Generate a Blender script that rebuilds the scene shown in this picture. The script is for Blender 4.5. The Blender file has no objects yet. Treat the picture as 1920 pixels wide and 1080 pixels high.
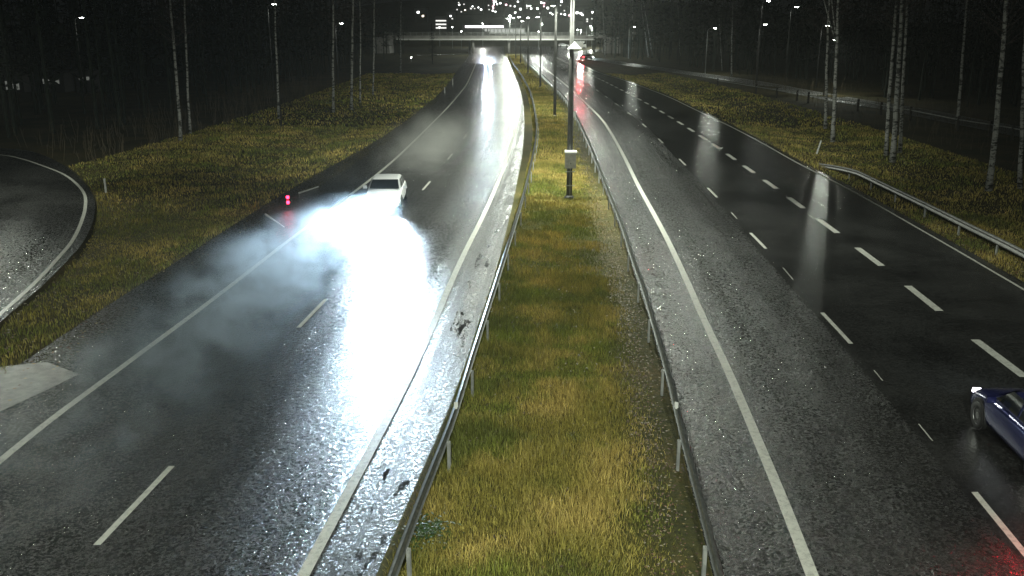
import bpy, math, random
import numpy as np
from mathutils import Vector, noise as mnoise

random.seed(7)
rng = np.random.default_rng(11)
SC = bpy.context.scene
COL = SC.collection
R = math.radians

# ------------------------------------------------------------------ camera, world, exposure
CAM_H, PITCH, FPX = 8.84, R(16.05), 1710.0
cam_d = bpy.data.cameras.new('camera')
cam_d.sensor_width = 36.0
cam_d.lens = FPX / 1920.0 * 36.0
cam_d.clip_start, cam_d.clip_end = 0.2, 6000
cam = bpy.data.objects.new('camera', cam_d)
cam.location = (0, 0, CAM_H)
cam.rotation_euler = (math.pi / 2 - PITCH, 0, 0)
COL.objects.link(cam)
SC.camera = cam

world = bpy.data.worlds.new('World')
SC.world = world
world.use_nodes = True
wb = world.node_tree.nodes['Background']
wb.inputs[0].default_value = (0.90, 0.98, 1.0, 1)
wb.inputs[1].default_value = 0.0042          # overcast November night, faint glow of the town

SC.view_settings.view_transform = 'Standard'
SC.view_settings.look = 'None'
SC.view_settings.exposure = 0.0
SC.view_settings.gamma = 1.0
cy = SC.cycles
cy.use_denoising = True
cy.denoiser = 'OPENIMAGEDENOISE'
cy.denoising_input_passes = 'RGB_ALBEDO_NORMAL'
cy.max_bounces = 5
cy.diffuse_bounces = 2
cy.glossy_bounces = 3
cy.transmission_bounces = 4
cy.transparent_max_bounces = 8
cy.volume_bounces = 0
cy.volume_step_rate = 1.0
cy.volume_max_steps = 128
cy.sample_clamp_indirect = 4.0
cy.caustics_reflective = False
cy.caustics_refractive = False

LAMP_W = 6500.0      # one street lamp head
HEAD_W = 8800.0     # one headlight of the car in the spray


def G(px, py, z=0.0):
    """the point of the plane at height z that the photograph shows at pixel (px, py)"""
    dx, dy = (px - 960) / FPX, (540 - py) / FPX
    d = (dx, math.cos(PITCH) + dy * math.sin(PITCH), -math.sin(PITCH) + dy * math.cos(PITCH))
    t = (z - CAM_H) / d[2]
    return Vector((d[0] * t, d[1] * t, z))


def A(px, py, Y):
    """the point at distance Y ahead seen at pixel (px, py)"""
    dx, dy = (px - 960) / FPX, (540 - py) / FPX
    d = (dx, math.cos(PITCH) + dy * math.sin(PITCH), -math.sin(PITCH) + dy * math.cos(PITCH))
    t = Y / d[1]
    return Vector((d[0] * t, Y, CAM_H + d[2] * t))


# ------------------------------------------------------------------ materials
def mat(name, color, rough=0.6, metal=0.0, spec=0.5):
    m = bpy.data.materials.new(name)
    m.use_nodes = True
    b = m.node_tree.nodes['Principled BSDF']
    b.inputs['Base Color'].default_value = (*color, 1)
    b.inputs['Roughness'].default_value = rough
    b.inputs['Metallic'].default_value = metal
    b.inputs['Specular IOR Level'].default_value = spec
    return m


def nodes(m):
    nt = m.node_tree
    return nt, nt.nodes, nt.links, nt.nodes['Principled BSDF']


def N(nt, kind, **kw):
    n = nt.nodes.new(kind)
    for k, v in kw.items():
        if k.startswith('i_'):
            n.inputs[k[2:].replace('_', ' ')].default_value = v
        else:
            setattr(n, k, v)
    return n


def MATH(nt, op, a, b=None, c=None, clamp=False):
    n = nt.nodes.new('ShaderNodeMath')
    n.operation = op
    n.use_clamp = clamp
    for i, v in enumerate((a, b, c)):
        if v is None:
            continue
        if isinstance(v, (int, float)):
            n.inputs[i].default_value = v
        else:
            nt.links.new(v, n.inputs[i])
    return n.outputs[0]


def RANGE(nt, v, a, b, c=0.0, d=1.0, smooth=True):
    n = nt.nodes.new('ShaderNodeMapRange')
    n.interpolation_type = 'SMOOTHSTEP' if smooth else 'LINEAR'
    nt.links.new(v, n.inputs[0])
    for i, x in enumerate((a, b, c, d)):
        n.inputs[i + 1].default_value = x
    return n.outputs[0]


def NOISE(nt, vec, scale, detail=3.0, rough=0.5):
    n = nt.nodes.new('ShaderNodeTexNoise')
    n.inputs['Scale'].default_value = scale
    n.inputs['Detail'].default_value = detail
    n.inputs['Roughness'].default_value = rough
    if vec is not None:
        nt.links.new(vec, n.inputs['Vector'])
    return n.outputs[0]


def varied(name, c1, c2, scale, rough=0.6, metal=0.0, bump=0.0, bscale=None, r2=None):
    """a colour wandering between two tones, with a little relief"""
    m = mat(name, c1, rough, metal)
    nt, nn, lk, b = nodes(m)
    tc = nn.new('ShaderNodeTexCoord')
    f = NOISE(nt, tc.outputs['Object'], scale, 4, 0.6)
    f = RANGE(nt, f, 0.35, 0.65)
    mx = nn.new('ShaderNodeMix')
    mx.data_type = 'RGBA'
    mx.inputs[6].default_value = (*c1, 1)
    mx.inputs[7].default_value = (*c2, 1)
    lk.new(f, mx.inputs[0])
    lk.new(mx.outputs[2], b.inputs['Base Color'])
    if r2 is not None:
        lk.new(RANGE(nt, f, 0, 1, rough, r2), b.inputs['Roughness'])
    if bump:
        bn = nn.new('ShaderNodeBump')
        bn.inputs['Strength'].default_value = bump
        bn.inputs['Distance'].default_value = 0.05
        lk.new(NOISE(nt, tc.outputs['Object'], bscale or scale * 3, 4, 0.6), bn.inputs['Height'])
        lk.new(bn.outputs[0], b.inputs['Normal'])
    return m


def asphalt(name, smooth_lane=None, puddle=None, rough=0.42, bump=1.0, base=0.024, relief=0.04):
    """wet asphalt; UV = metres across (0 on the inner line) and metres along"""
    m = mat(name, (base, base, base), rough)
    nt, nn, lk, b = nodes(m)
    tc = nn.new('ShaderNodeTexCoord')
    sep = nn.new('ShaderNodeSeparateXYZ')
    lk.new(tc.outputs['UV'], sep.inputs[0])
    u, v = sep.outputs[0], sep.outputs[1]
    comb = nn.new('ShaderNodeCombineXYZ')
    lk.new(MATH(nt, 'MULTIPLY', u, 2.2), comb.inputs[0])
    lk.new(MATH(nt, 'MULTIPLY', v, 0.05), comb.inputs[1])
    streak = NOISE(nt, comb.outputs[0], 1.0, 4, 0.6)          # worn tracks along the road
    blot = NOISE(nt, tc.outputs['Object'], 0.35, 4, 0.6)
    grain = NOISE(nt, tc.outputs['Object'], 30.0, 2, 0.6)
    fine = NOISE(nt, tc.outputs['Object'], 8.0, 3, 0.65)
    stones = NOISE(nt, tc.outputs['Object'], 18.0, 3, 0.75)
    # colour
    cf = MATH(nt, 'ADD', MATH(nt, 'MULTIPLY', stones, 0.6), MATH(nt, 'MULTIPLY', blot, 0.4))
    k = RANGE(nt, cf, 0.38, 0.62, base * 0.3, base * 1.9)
    cc = nn.new('ShaderNodeCombineColor')
    lk.new(k, cc.inputs[0]); lk.new(k, cc.inputs[1]); lk.new(MATH(nt, 'MULTIPLY', k, 0.96), cc.inputs[2])
    lk.new(cc.outputs[0], b.inputs['Base Color'])
    # gloss: worn tracks hold a water film
    film = MATH(nt, 'ADD', MATH(nt, 'MULTIPLY', streak, 0.75), MATH(nt, 'MULTIPLY', blot, 0.35))
    rut = MATH(nt, 'COSINE', MATH(nt, 'MULTIPLY', MATH(nt, 'SUBTRACT', MATH(nt, 'ABSOLUTE', u), 1.0), 3.38))
    film = MATH(nt, 'ADD', film, MATH(nt, 'MULTIPLY', rut, 0.07))     # wheel ruts
    film = RANGE(nt, film, 0.40, 0.74)
    rr = MATH(nt, 'SUBTRACT', rough, MATH(nt, 'MULTIPLY', film, 0.12))
    rr = MATH(nt, 'ADD', rr, RANGE(nt, stones, 0.44, 0.58, -0.10, 0.17))   # stones standing out of the film
    bh = MATH(nt, 'SUBTRACT', 1.0, MATH(nt, 'MULTIPLY', film, 0.22))
    if smooth_lane is not None:                                # a newer, smoother surface beyond a seam
        s = RANGE(nt, MATH(nt, 'ADD', u, MATH(nt, 'MULTIPLY', MATH(nt, 'SUBTRACT', streak, 0.5), 1.2)), smooth_lane - 0.7, smooth_lane + 0.35)
        rr = MATH(nt, 'MULTIPLY_ADD', MATH(nt, 'SUBTRACT', 0.15, rr), s, rr)
        bh = MATH(nt, 'MULTIPLY', bh, MATH(nt, 'SUBTRACT', 1.0, MATH(nt, 'MULTIPLY', s, 0.80)))
    if puddle is not None:
        a0, a1, th = puddle
        rr = MATH(nt, 'ADD', rr, RANGE(nt, u, 0.05, 0.5, 0.0, 0.16))      # gritty shoulder
        pc = nn.new('ShaderNodeCombineXYZ')
        lk.new(MATH(nt, 'MULTIPLY', u, 1.3), pc.inputs[0])
        lk.new(MATH(nt, 'MULTIPLY', v, 0.22), pc.inputs[1])
        pn = NOISE(nt, pc.outputs[0], 1.5, 5, 0.68)
        w = MATH(nt, 'MULTIPLY', RANGE(nt, u, a0 - 0.3, a0 + 0.3), RANGE(nt, u, a1 - 0.4, a1 + 0.4, 1, 0))
        pm = RANGE(nt, MATH(nt, 'MULTIPLY', pn, w), th, th + 0.12)
        rr = MATH(nt, 'MULTIPLY_ADD', MATH(nt, 'SUBTRACT', 0.09, rr), pm, rr)
        bh = MATH(nt, 'MULTIPLY', bh, MATH(nt, 'SUBTRACT', 1.0, MATH(nt, 'MULTIPLY', pm, 0.90)))
    lk.new(MATH(nt, 'MAXIMUM', rr, 0.05), b.inputs['Roughness'])
    hh = MATH(nt, 'ADD', MATH(nt, 'MULTIPLY', grain, 0.42), MATH(nt, 'MULTIPLY', fine, 1.0))
    bn = nn.new('ShaderNodeBump')
    bn.inputs['Distance'].default_value = relief
    lk.new(MATH(nt, 'MULTIPLY', bh, bump), bn.inputs['Strength'])
    lk.new(hh, bn.inputs['Height'])
    lk.new(bn.outputs[0], b.inputs['Normal'])
    b.inputs['IOR'].default_value = 1.45
    return m


def emit(name, color, strength):
    m = bpy.data.materials.new(name)
    m.use_nodes = True
    nt = m.node_tree
    nt.nodes.remove(nt.nodes['Principled BSDF'])
    e = nt.nodes.new('ShaderNodeEmission')
    e.inputs[0].default_value = (*color, 1)
    e.inputs[1].default_value = strength
    nt.links.new(e.outputs[0], nt.nodes['Material Output'].inputs[0])
    return m


M = {}
M['asphalt_left'] = asphalt('wet_asphalt_coarse', puddle=(0.35, 1.4, 0.50), rough=0.26, relief=0.042)
M['asphalt_right'] = asphalt('wet_asphalt_two_surfaces', smooth_lane=3.75, rough=0.27, relief=0.055)
M['asphalt_ramp'] = asphalt('wet_asphalt_ramp', rough=0.28, base=0.03)
M['asphalt_far'] = asphalt('wet_asphalt_smooth', rough=0.25, bump=0.3)
M['island'] = varied('wet_concrete_paving', (0.15, 0.145, 0.13), (0.06, 0.06, 0.055), 3, 0.3, bump=0.3, bscale=30)
M['galv'] = varied('galvanised_steel', (0.28, 0.29, 0.28), (0.18, 0.19, 0.18), 3, 0.38, 0.7, r2=0.55)
M['galv_dull'] = varied('dimmed_steel', (0.20, 0.20, 0.19), (0.13, 0.13, 0.125), 3, 0.5, 0.5)  # darker copy of the beam steel, offsets lamp light on the short rail
M['galv_post'] = varied('galvanised_post', (0.45, 0.46, 0.44), (0.30, 0.31, 0.30), 4, 0.5, 0.4)
M['pole'] = varied('dull_zinc_pole', (0.10, 0.10, 0.095), (0.06, 0.06, 0.055), 2, 0.5, 0.4)
M['white_paint'] = varied('white_enamel', (0.80, 0.80, 0.77), (0.66, 0.66, 0.62), 5, 0.35)
M['grey_box'] = varied('pale_grey_enamel', (0.55, 0.55, 0.52), (0.42, 0.42, 0.40), 5, 0.4)
M['black'] = mat('black_plastic', (0.012, 0.012, 0.012), 0.5)
M['rubber'] = mat('tyre_rubber', (0.015, 0.015, 0.015), 0.7)
M['glass_dark'] = mat('car_glass', (0.01, 0.012, 0.014), 0.05, 0.0, 0.8)
M['rim'] = mat('alloy_rim', (0.5, 0.5, 0.5), 0.3, 0.9)
M['car_white'] = mat('white_car_paint', (0.90, 0.91, 0.92), 0.4)
M['car_blue'] = mat('dark_blue_car_paint', (0.012, 0.016, 0.085), 0.18, 0.3)
M['car_silver'] = mat('silver_car_paint', (0.42, 0.43, 0.44), 0.28, 0.5)
M['plate'] = mat('number_plate_white', (0.75, 0.75, 0.72), 0.4)
M['concrete'] = varied('bridge_concrete', (0.30, 0.29, 0.27), (0.21, 0.20, 0.19), 0.5, 0.75)
M['wall_far'] = varied('dark_rendered_wall', (0.16, 0.15, 0.15), (0.11, 0.11, 0.11), 0.2, 0.8)
M['roof'] = mat('dark_roof', (0.05, 0.05, 0.05), 0.7)
M['soil'] = None
M['bark_dark'] = varied('dark_bark', (0.05, 0.045, 0.04), (0.025, 0.022, 0.02), 3, 0.9, bump=0.6)
M['needles'] = varied('spruce_needles', (0.012, 0.02, 0.010), (0.006, 0.011, 0.006), 3, 0.8)
M['twig'] = mat('bare_twigs', (0.07, 0.055, 0.05), 0.8)
M['stem'] = mat('dry_stems', (0.11, 0.085, 0.05), 0.8)
M['lamp_lens'] = emit('lamp_lens_glow', (0.93, 1.0, 0.90), 60.0)
M['lamp_far'] = emit('far_lamp_glow', (0.95, 1.0, 0.92), 60.0)
M['win_white'] = emit('lit_window_cold', (0.95, 1.0, 0.95), 7.0)
M['win_warm'] = emit('lit_window_warm', (1.0, 0.86, 0.66), 6.0)
M['win_pink'] = emit('lit_window_pink', (1.0, 0.62, 0.70), 6.0)
M['win_dim'] = emit('lit_window_dim', (0.9, 0.9, 0.85), 1.4)
M['hall_band'] = emit('lit_hall_band', (1.0, 0.93, 0.96), 3.0)
M['hall_glass'] = emit('lit_hall_glass', (0.95, 1.0, 0.92), 0.5)
M['head_lens'] = emit('headlight_glow', (0.86, 0.94, 1.0), 60.0)
M['head_dim'] = emit('dipped_headlight_glow', (0.95, 0.93, 1.0), 5.0)
M['tail_lens'] = emit('tail_light_glow', (1.0, 0.03, 0.04), 30.0)
M['red_lens'] = emit('red_marker_glow', (1.0, 0.02, 0.06), 14.0)
M['tail_off'] = mat('tail_lens_red', (0.4, 0.01, 0.01), 0.2)
M['reflector'] = mat('white_reflector', (0.85, 0.86, 0.83), 0.2)


def paint_mat():
    m = mat('worn_white_road_paint', (0.62, 0.62, 0.57), 0.38)
    nt, nn, lk, b = nodes(m)
    tc = nn.new('ShaderNodeTexCoord')
    f = NOISE(nt, tc.outputs['Object'], 9.0, 5, 0.7)
    g = NOISE(nt, tc.outputs['Object'], 60.0, 2, 0.6)
    k = RANGE(nt, MATH(nt, 'ADD', MATH(nt, 'MULTIPLY', f, 0.65), MATH(nt, 'MULTIPLY', g, 0.35)), 0.33, 0.55, 0.34, 0.66)
    cc = nn.new('ShaderNodeCombineColor')
    lk.new(k, cc.inputs[0]); lk.new(k, cc.inputs[1]); lk.new(MATH(nt, 'MULTIPLY', k, 0.90), cc.inputs[2])
    lk.new(cc.outputs[0], b.inputs['Base Color'])
    bn = nn.new('ShaderNodeBump')
    bn.inputs['Strength'].default_value = 0.6
    bn.inputs['Distance'].default_value = 0.01
    lk.new(g, bn.inputs['Height'])
    lk.new(bn.outputs[0], b.inputs['Normal'])
    return m


M['paint'] = paint_mat()


def ground_mat(name, tones, rough=0.9):
    m = mat(name, tones[0], rough)
    nt, nn, lk, b = nodes(m)
    tc = nn.new('ShaderNodeTexCoord')
    a = NOISE(nt, tc.outputs['Object'], 0.25, 4, 0.6)
    c = NOISE(nt, tc.outputs['Object'], 6.0, 5, 0.7)
    f = MATH(nt, 'ADD', MATH(nt, 'MULTIPLY', a, 0.5), MATH(nt, 'MULTIPLY', c, 0.5))
    cr = nn.new('ShaderNodeValToRGB')
    cr.color_ramp.elements[0].position = 0.36
    cr.color_ramp.elements[0].color = (*tones[0], 1)
    cr.color_ramp.elements[1].position = 0.62
    cr.color_ramp.elements[1].color = (*tones[2], 1)
    e = cr.color_ramp.elements.new(0.5)
    e.color = (*tones[1], 1)
    lk.new(f, cr.inputs[0])
    lk.new(cr.outputs[0], b.inputs['Base Color'])
    bn = nn.new('ShaderNodeBump')
    bn.inputs['Strength'].default_value = 0.9
    bn.inputs['Distance'].default_value = 0.08
    lk.new(NOISE(nt, tc.outputs['Object'], 9.0, 5, 0.7), bn.inputs['Height'])
    lk.new(bn.outputs[0], b.inputs['Normal'])
    b.inputs['Specular IOR Level'].default_value = 0.25
    return m


M['ground'] = ground_mat('verge_turf', ((0.03, 0.03, 0.012), (0.055, 0.048, 0.018), (0.10, 0.075, 0.03)))
M['median'] = ground_mat('median_turf', ((0.045, 0.05, 0.016), (0.09, 0.085, 0.024), (0.15, 0.11, 0.04)))


def attr_mat(name, rough=0.55, spec=0.35, trans=0.0):
    m = mat(name, (0.1, 0.1, 0.05), rough, 0, spec)
    nt, nn, lk, b = nodes(m)
    at = nn.new('ShaderNodeVertexColor')
    at.layer_name = 'Col'
    lk.new(at.outputs[0], b.inputs['Base Color'])
    return m


M['blades'] = attr_mat('grass_blades')
M['leaves'] = attr_mat('wet_birch_leaves', 0.6, 0.3)


def birch_mat():
    m = mat('birch_bark', (0.6, 0.6, 0.57), 0.7)
    nt, nn, lk, b = nodes(m)
    tc = nn.new('ShaderNodeTexCoord')
    mp = nn.new('ShaderNodeMapping')
    mp.inputs['Scale'].default_value = (2.2, 2.2, 5.0)
    lk.new(tc.outputs['Object'], mp.inputs['Vector'])
    f = NOISE(nt, mp.outputs[0], 1.0, 4, 0.65)
    mp2 = nn.new('ShaderNodeMapping')
    mp2.inputs['Scale'].default_value = (5, 5, 22.0)
    lk.new(tc.outputs['Object'], mp2.inputs['Vector'])
    f2 = NOISE(nt, mp2.outputs[0], 1.0, 3, 0.6)
    k = MATH(nt, 'MULTIPLY', RANGE(nt, f, 0.40, 0.52), RANGE(nt, f2, 0.36, 0.44))
    mx = nn.new('ShaderNodeMix')
    mx.data_type = 'RGBA'
    mx.inputs[6].default_value = (0.03, 0.03, 0.028, 1)
    mx.inputs[7].default_value = (0.38, 0.38, 0.355, 1)
    lk.new(k, mx.inputs[0])
    lk.new(mx.outputs[2], b.inputs['Base Color'])
    return m


M['birch'] = birch_mat()


# ------------------------------------------------------------------ mesh helpers
class MB:
    def __init__(s):
        s.v, s.f, s.uv = [], [], []

    def add(s, vs, fs):
        n = len(s.v)
        s.v += [tuple(v) for v in vs]
        s.f += [tuple(i + n for i in f) for f in fs]
        return s

    def box(s, c, size, rz=0.0, taper=1.0):
        hx, hy, hz = size[0] / 2, size[1] / 2, size[2] / 2
        ca, sa = math.cos(rz), math.sin(rz)
        vs = []
        for z, t in ((-hz, 1.0), (hz, taper)):
            for x, y in ((-hx, -hy), (hx, -hy), (hx, hy), (-hx, hy)):
                x, y = x * t, y * t
                vs.append((c[0] + x * ca - y * sa, c[1] + x * sa + y * ca, c[2] + z))
        return s.add(vs, [(0, 3, 2, 1), (4, 5, 6, 7), (0, 1, 5, 4), (1, 2, 6, 5), (2, 3, 7, 6), (3, 0, 4, 7)])

    def tube(s, pts, rad, n=10, cap=True):
        pts = [Vector(p) for p in pts]
        if not hasattr(rad, '__len__'):
            rad = [rad] * len(pts)
        vs, fs = [], []
        for i, p in enumerate(pts):
            t = (pts[min(i + 1, len(pts) - 1)] - pts[max(i - 1, 0)]).normalized()
            a = Vector((1, 0, 0)) if abs(t.x) < 0.8 else Vector((0, 1, 0))
            e1 = t.cross(a).normalized()
            e2 = t.cross(e1)
            for k in range(n):
                q = 2 * math.pi * k / n
                vs.append(p + (e1 * math.cos(q) + e2 * math.sin(q)) * rad[i])
        for i in range(len(pts) - 1):
            for k in range(n):
                a0, a1 = i * n + k, i * n + (k + 1) % n
                fs.append((a0, a1, a1 + n, a0 + n))
        if cap:
            fs.append(tuple(range(n))[::-1])
            fs.append(tuple((len(pts) - 1) * n + k for k in range(n)))
        return s.add(vs, fs)

    def lathe(s, prof, c=(0, 0, 0), n=20, axis='z'):
        vs, fs = [], []
        for (r, h) in prof:
            for k in range(n):
                q = 2 * math.pi * k / n
                if axis == 'z':
                    vs.append((c[0] + r * math.cos(q), c[1] + r * math.sin(q), c[2] + h))
                else:
                    vs.append((c[0] + h, c[1] + r * math.cos(q), c[2] + r * math.sin(q)))
        for i in range(len(prof) - 1):
            for k in range(n):
                a0, a1 = i * n + k, i * n + (k + 1) % n
                fs.append((a0, a1, a1 + n, a0 + n))
        return s.add(vs, fs)

    def build(s, name, material, parent=None, smooth=False):
        me = bpy.data.meshes.new(name)
        me.from_pydata(s.v, [], s.f)
        me.materials.append(material)
        if smooth:
            me.polygons.foreach_set('use_smooth', [True] * len(me.polygons))
        if s.uv:
            ul = me.uv_layers.new(name='UVMap')
            flat = np.array([s.uv[l.vertex_index] for l in me.loops], dtype=np.float32).ravel()
            ul.data.foreach_set('uv', flat)
        me.update()
        o = bpy.data.objects.new(name, me)
        COL.objects.link(o)
        if parent is not None:
            o.parent = parent
        return o


def tag(o, label=None, cat=None, group=None, kind=None):
    if label:
        o['label'] = label
    if cat:
        o['category'] = cat
    if group:
        o['group'] = group
    if kind:
        o['kind'] = kind
    return o


def thing(name, label, cat, loc=(0, 0, 0), rz=0.0, group=None):
    o = bpy.data.objects.new(name, None)
    o.empty_display_size = 0.3
    COL.objects.link(o)
    o.location = loc
    o.rotation_euler = (0, 0, rz)
    return tag(o, label, cat, group)


def copy_tree(o, parent=None):
    c = o.copy()
    COL.objects.link(c)
    c.parent = parent
    for ch in o.children:
        copy_tree(ch, c)
    return c


def place(o, loc, rz=0.0, label=None, scale=None, group=None):
    o.location = loc
    o.rotation_euler = (0, 0, rz)
    if scale:
        o.scale = scale if hasattr(scale, '__len__') else (scale,) * 3
    if label:
        o['label'] = label
    if group:
        o['group'] = group
    return o


def catmull(pts, sub=12):
    pts = [Vector(p) for p in pts]
    P = [2 * pts[0] - pts[1]] + pts + [2 * pts[-1] - pts[-2]]
    out = []
    for i in range(1, len(P) - 2):
        p0, p1, p2, p3 = P[i - 1], P[i], P[i + 1], P[i + 2]
        for k in range(sub):
            t = k / sub
            out.append(0.5 * ((2 * p1) + (p2 - p0) * t + (2 * p0 - 5 * p1 + 4 * p2 - p3) * t * t
                              + (3 * p1 - p0 - 3 * p2 + p3) * t ** 3))
    out.append(P[-2])
    return out


class Line:
    """a line along the road as X(Y), from points read off the photograph and laid on the ground"""

    def __init__(s, px, z=0.0, back=True, far=None, smooth=2):
        w = [G(x, y, z) for x, y in px]
        if back:
            d = (w[1] - w[0])
            w = [w[0] - d * ((w[0].y + 10) / d.y)] + w
        if far:
            w += [Vector((x, y, 0)) for x, y in far]
        ys = np.array([p.y for p in w]); xs = np.array([p.x for p in w])
        o = np.argsort(ys)
        ys, xs = ys[o], xs[o]
        g = np.linspace(ys[0], ys[-1], 900)
        v = np.interp(g, ys, xs)
        win = 2.0
        for _ in range(smooth):       # even the hand-read points out
            r = np.maximum(g * 0.09, 2.0)
            v2 = np.empty_like(v)
            for i in range(len(g)):
                ww = np.maximum(0, 1 - np.abs(g - g[i]) / r[i])
                v2[i] = (v * ww).sum() / ww.sum()
            v2[0], v2[-1] = v[0], v[-1]
            v = v2
        s.g, s.v = g, v

    def x(s, y):
        return np.interp(y, s.g, s.v)

    def pt(s, y, z=0.0, off=0.0):
        e = 0.5
        dx = (float(s.x(y + e)) - float(s.x(y - e))) / (2 * e)
        L = math.hypot(1, dx)
        return Vector((float(s.x(y)) + off / L, y - off * dx / L, z))

    def heading(s, y):
        e = 1.0
        return math.atan2(float(s.x(y + e)) - float(s.x(y - e)), 2 * e)   # clockwise from +Y


L_edge_asph = Line([(71, 662), (143, 613), (227, 558), (324, 497), (415, 438), (480, 396), (530, 365), (625, 310), (705, 266), (765, 225), (815, 185), (835, 165), (862, 128), (882, 102)], far=[(-16, 330), (-17, 420)])
L_edge = Line([(0, 867), (102, 782), (178, 729), (249, 675), (351, 600), (440, 532), (537, 455), (622, 392), (690, 342), (735, 305), (777, 265), (840, 202), (875, 160), (890, 125), (897, 107)], far=[(-13.5, 330), (-14, 420)])
L_dash = Line([(182, 1025), (322, 878), (560, 615), (615, 560), (700, 462), (793, 357), (808, 340), (840, 300), (872, 257), (890, 232), (901, 211), (909, 194), (917, 170), (920, 140), (918, 107)], far=[(-9.5, 330), (-10, 420)])
L_inner = Line([(575, 1071), (655, 922), (698, 841), (762, 720), (805, 628), (853, 513), (883, 451), (904, 411), (922, 371), (938, 333), (950, 300), (961, 262), (969, 230), (973, 200), (971, 170), (962, 140), (950, 115), (943, 104)], far=[(-4.5, 330), (-5, 420)])
L_asph_in = Line([(712, 1080), (790, 900), (850, 760), (900, 620), (935, 500), (960, 400), (972, 340), (981, 290), (985, 235), (983, 200), (975, 162), (960, 130), (951, 107)], far=[(-3, 330), (-3.5, 420)])
L_rail = Line([(741, 1076), (794, 929), (832, 837), (861, 763), (878, 700), (915, 584), (939, 510), (963, 433), (982, 371), (995, 318), (1007, 258), (1008, 235), (1003, 204), (995, 170), (980, 142), (965, 122), (955, 107)], z=0.7)
R_rail = Line([(1343, 1076), (1304, 918), (1272, 798), (1251, 700), (1220, 593), (1200, 522), (1182, 478), (1164, 415), (1149, 380), (1131, 335), (1115, 295), (1102, 262), (1085, 225), (1063, 185), (1037, 158), (1018, 140), (995, 120), (982, 107)], z=0.7)
R_inner = Line([(1520, 1076), (1476, 960), (1441, 876), (1405, 791), (1367, 700), (1324, 611), (1288, 528), (1252, 451), (1214, 380), (1198, 353), (1175, 304), (1153, 262), (1130, 225), (1100, 195), (1073, 170), (1047, 148), (1015, 124), (990, 105)], far=[(10, 330), (14, 420)])
R_dash = Line([(1920, 1040), (1826, 925), (1722, 797), (1594, 643), (1538, 586), (1436, 466), (1405, 437), (1348, 374), (1328, 355), (1283, 308), (1210, 237), (1185, 217), (1162, 200), (1114, 166), (1080, 143), (1040, 121), (1010, 103)], far=[(14, 330), (18, 420)])
R_thick = Line([(1925, 712), (1828, 640), (1735, 563), (1628, 481), (1552, 425), (1492, 381), (1445, 347), (1405, 319), (1372, 296), (1346, 277), (1280, 234), (1247, 214), (1220, 198), (1196, 185), (1175, 174), (1155, 164), (1132, 152), (1110, 142), (1070, 122), (1035, 104)], far=[(18, 330), (22, 420)])
R_outer = Line([(1920, 545), (1820, 486), (1707, 421), (1618, 370), (1553, 335), (1500, 310), (1430, 269), (1355, 230), (1305, 207), (1255, 182), (1210, 165), (1170, 150), (1120, 136), (1090, 121), (1055, 104)], far=[(21.5, 330), (26, 420)])


def ribbon(name, la, lb, mtl, z, y0, y1, step=1.5, offa=0.0, offb=0.0, ref=None, cross=2, sgn=1.0):
    """sheet between two road lines"""
    mb = MB()
    ys = np.arange(y0, y1 + 1e-6, step)
    for y in ys:
        xa, xb = float(la.x(y)) + offa, float(lb.x(y)) + offb
        for k in range(cross + 1):
            x = xa + (xb - xa) * k / cross
            mb.v.append((x, float(y), z))
            mb.uv.append((sgn * (x - float(ref.x(y))) if ref else x - xa, float(y)))
    c = cross + 1
    for i in range(len(ys) - 1):
        for k in range(cross):
            a = i * c + k
            mb.f.append((a, a + 1, a + 1 + c, a + c))
    return mb.build(name, mtl)


# ------------------------------------------------------------------ the setting: ground, roads, markings
FAR_Y = 415.0
gm = MB()
gx = np.concatenate([np.linspace(-1400, -80, 12), np.linspace(-70, 70, 71), np.linspace(80, 1400, 12)])
gy = np.concatenate([np.linspace(-40, 0, 5), np.linspace(2, 160, 80), np.linspace(170, 420, 26), np.linspace(480, 2400, 14)])
for y in gy:
    xl, xr = float(L_edge_asph.x(min(y, 415))), float(R_outer.x(min(y, 415))) + 0.6
    for x in gx:
        z = 0.0
        if y < 280:
            d = max(xl - x, x - xr)
            if d > 1.5 and not (x < -21 and y < 56):
                k = min(1.0, (d - 1.5) / 3.0)
                z = -0.30 * math.sin(min(1.0, (d - 1.5) / 7.0) * math.pi) + 0.10 * k * (mnoise.noise(Vector((x * 0.12, y * 0.12, 0))))
                if x < 0:
                    far = min(1.0, max(0.0, (d - 1.5) / 20))
                    z *= 0.6
        gm.v.append((x, y, z - 0.02))
ncx = len(gx)
for j in range(len(gy) - 1):
    for i in range(ncx - 1):
        a = j * ncx + i
        gm.f.append((a, a + 1, a + 1 + ncx, a + ncx))
tag(gm.build('ground', M['ground'], smooth=True), 'dark wet turf ground on both sides of the motorway', kind='structure')

tag(ribbon('left_carriageway', L_edge_asph, L_asph_in, M['asphalt_left'], 0.03, -10, FAR_Y, ref=L_inner, cross=6), 'wet asphalt carriageway left of the median', kind='structure')
tag(ribbon('right_carriageway', R_rail, R_outer, M['asphalt_right'], 0.03, -10, FAR_Y, offa=-0.1, offb=0.45, ref=R_inner, cross=6), 'wet asphalt carriageway right of the median', kind='structure')
tag(ribbon('median_verge', L_asph_in, R_rail, M['median'], 0.042, -10, 300, offa=-0.05, offb=0.12, cross=3), 'grassy median strip between the guardrails', kind='structure')

# painted lines
LINE_Y1 = 300


def solid(name, ln, w, y0=-8, y1=LINE_Y1, off=0.0, label=''):
    return tag(ribbon(name, ln, ln, M['paint'], 0.037, y0, y1, 1.0, off - w / 2, off + w / 2, cross=1), label, kind='structure')


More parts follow.
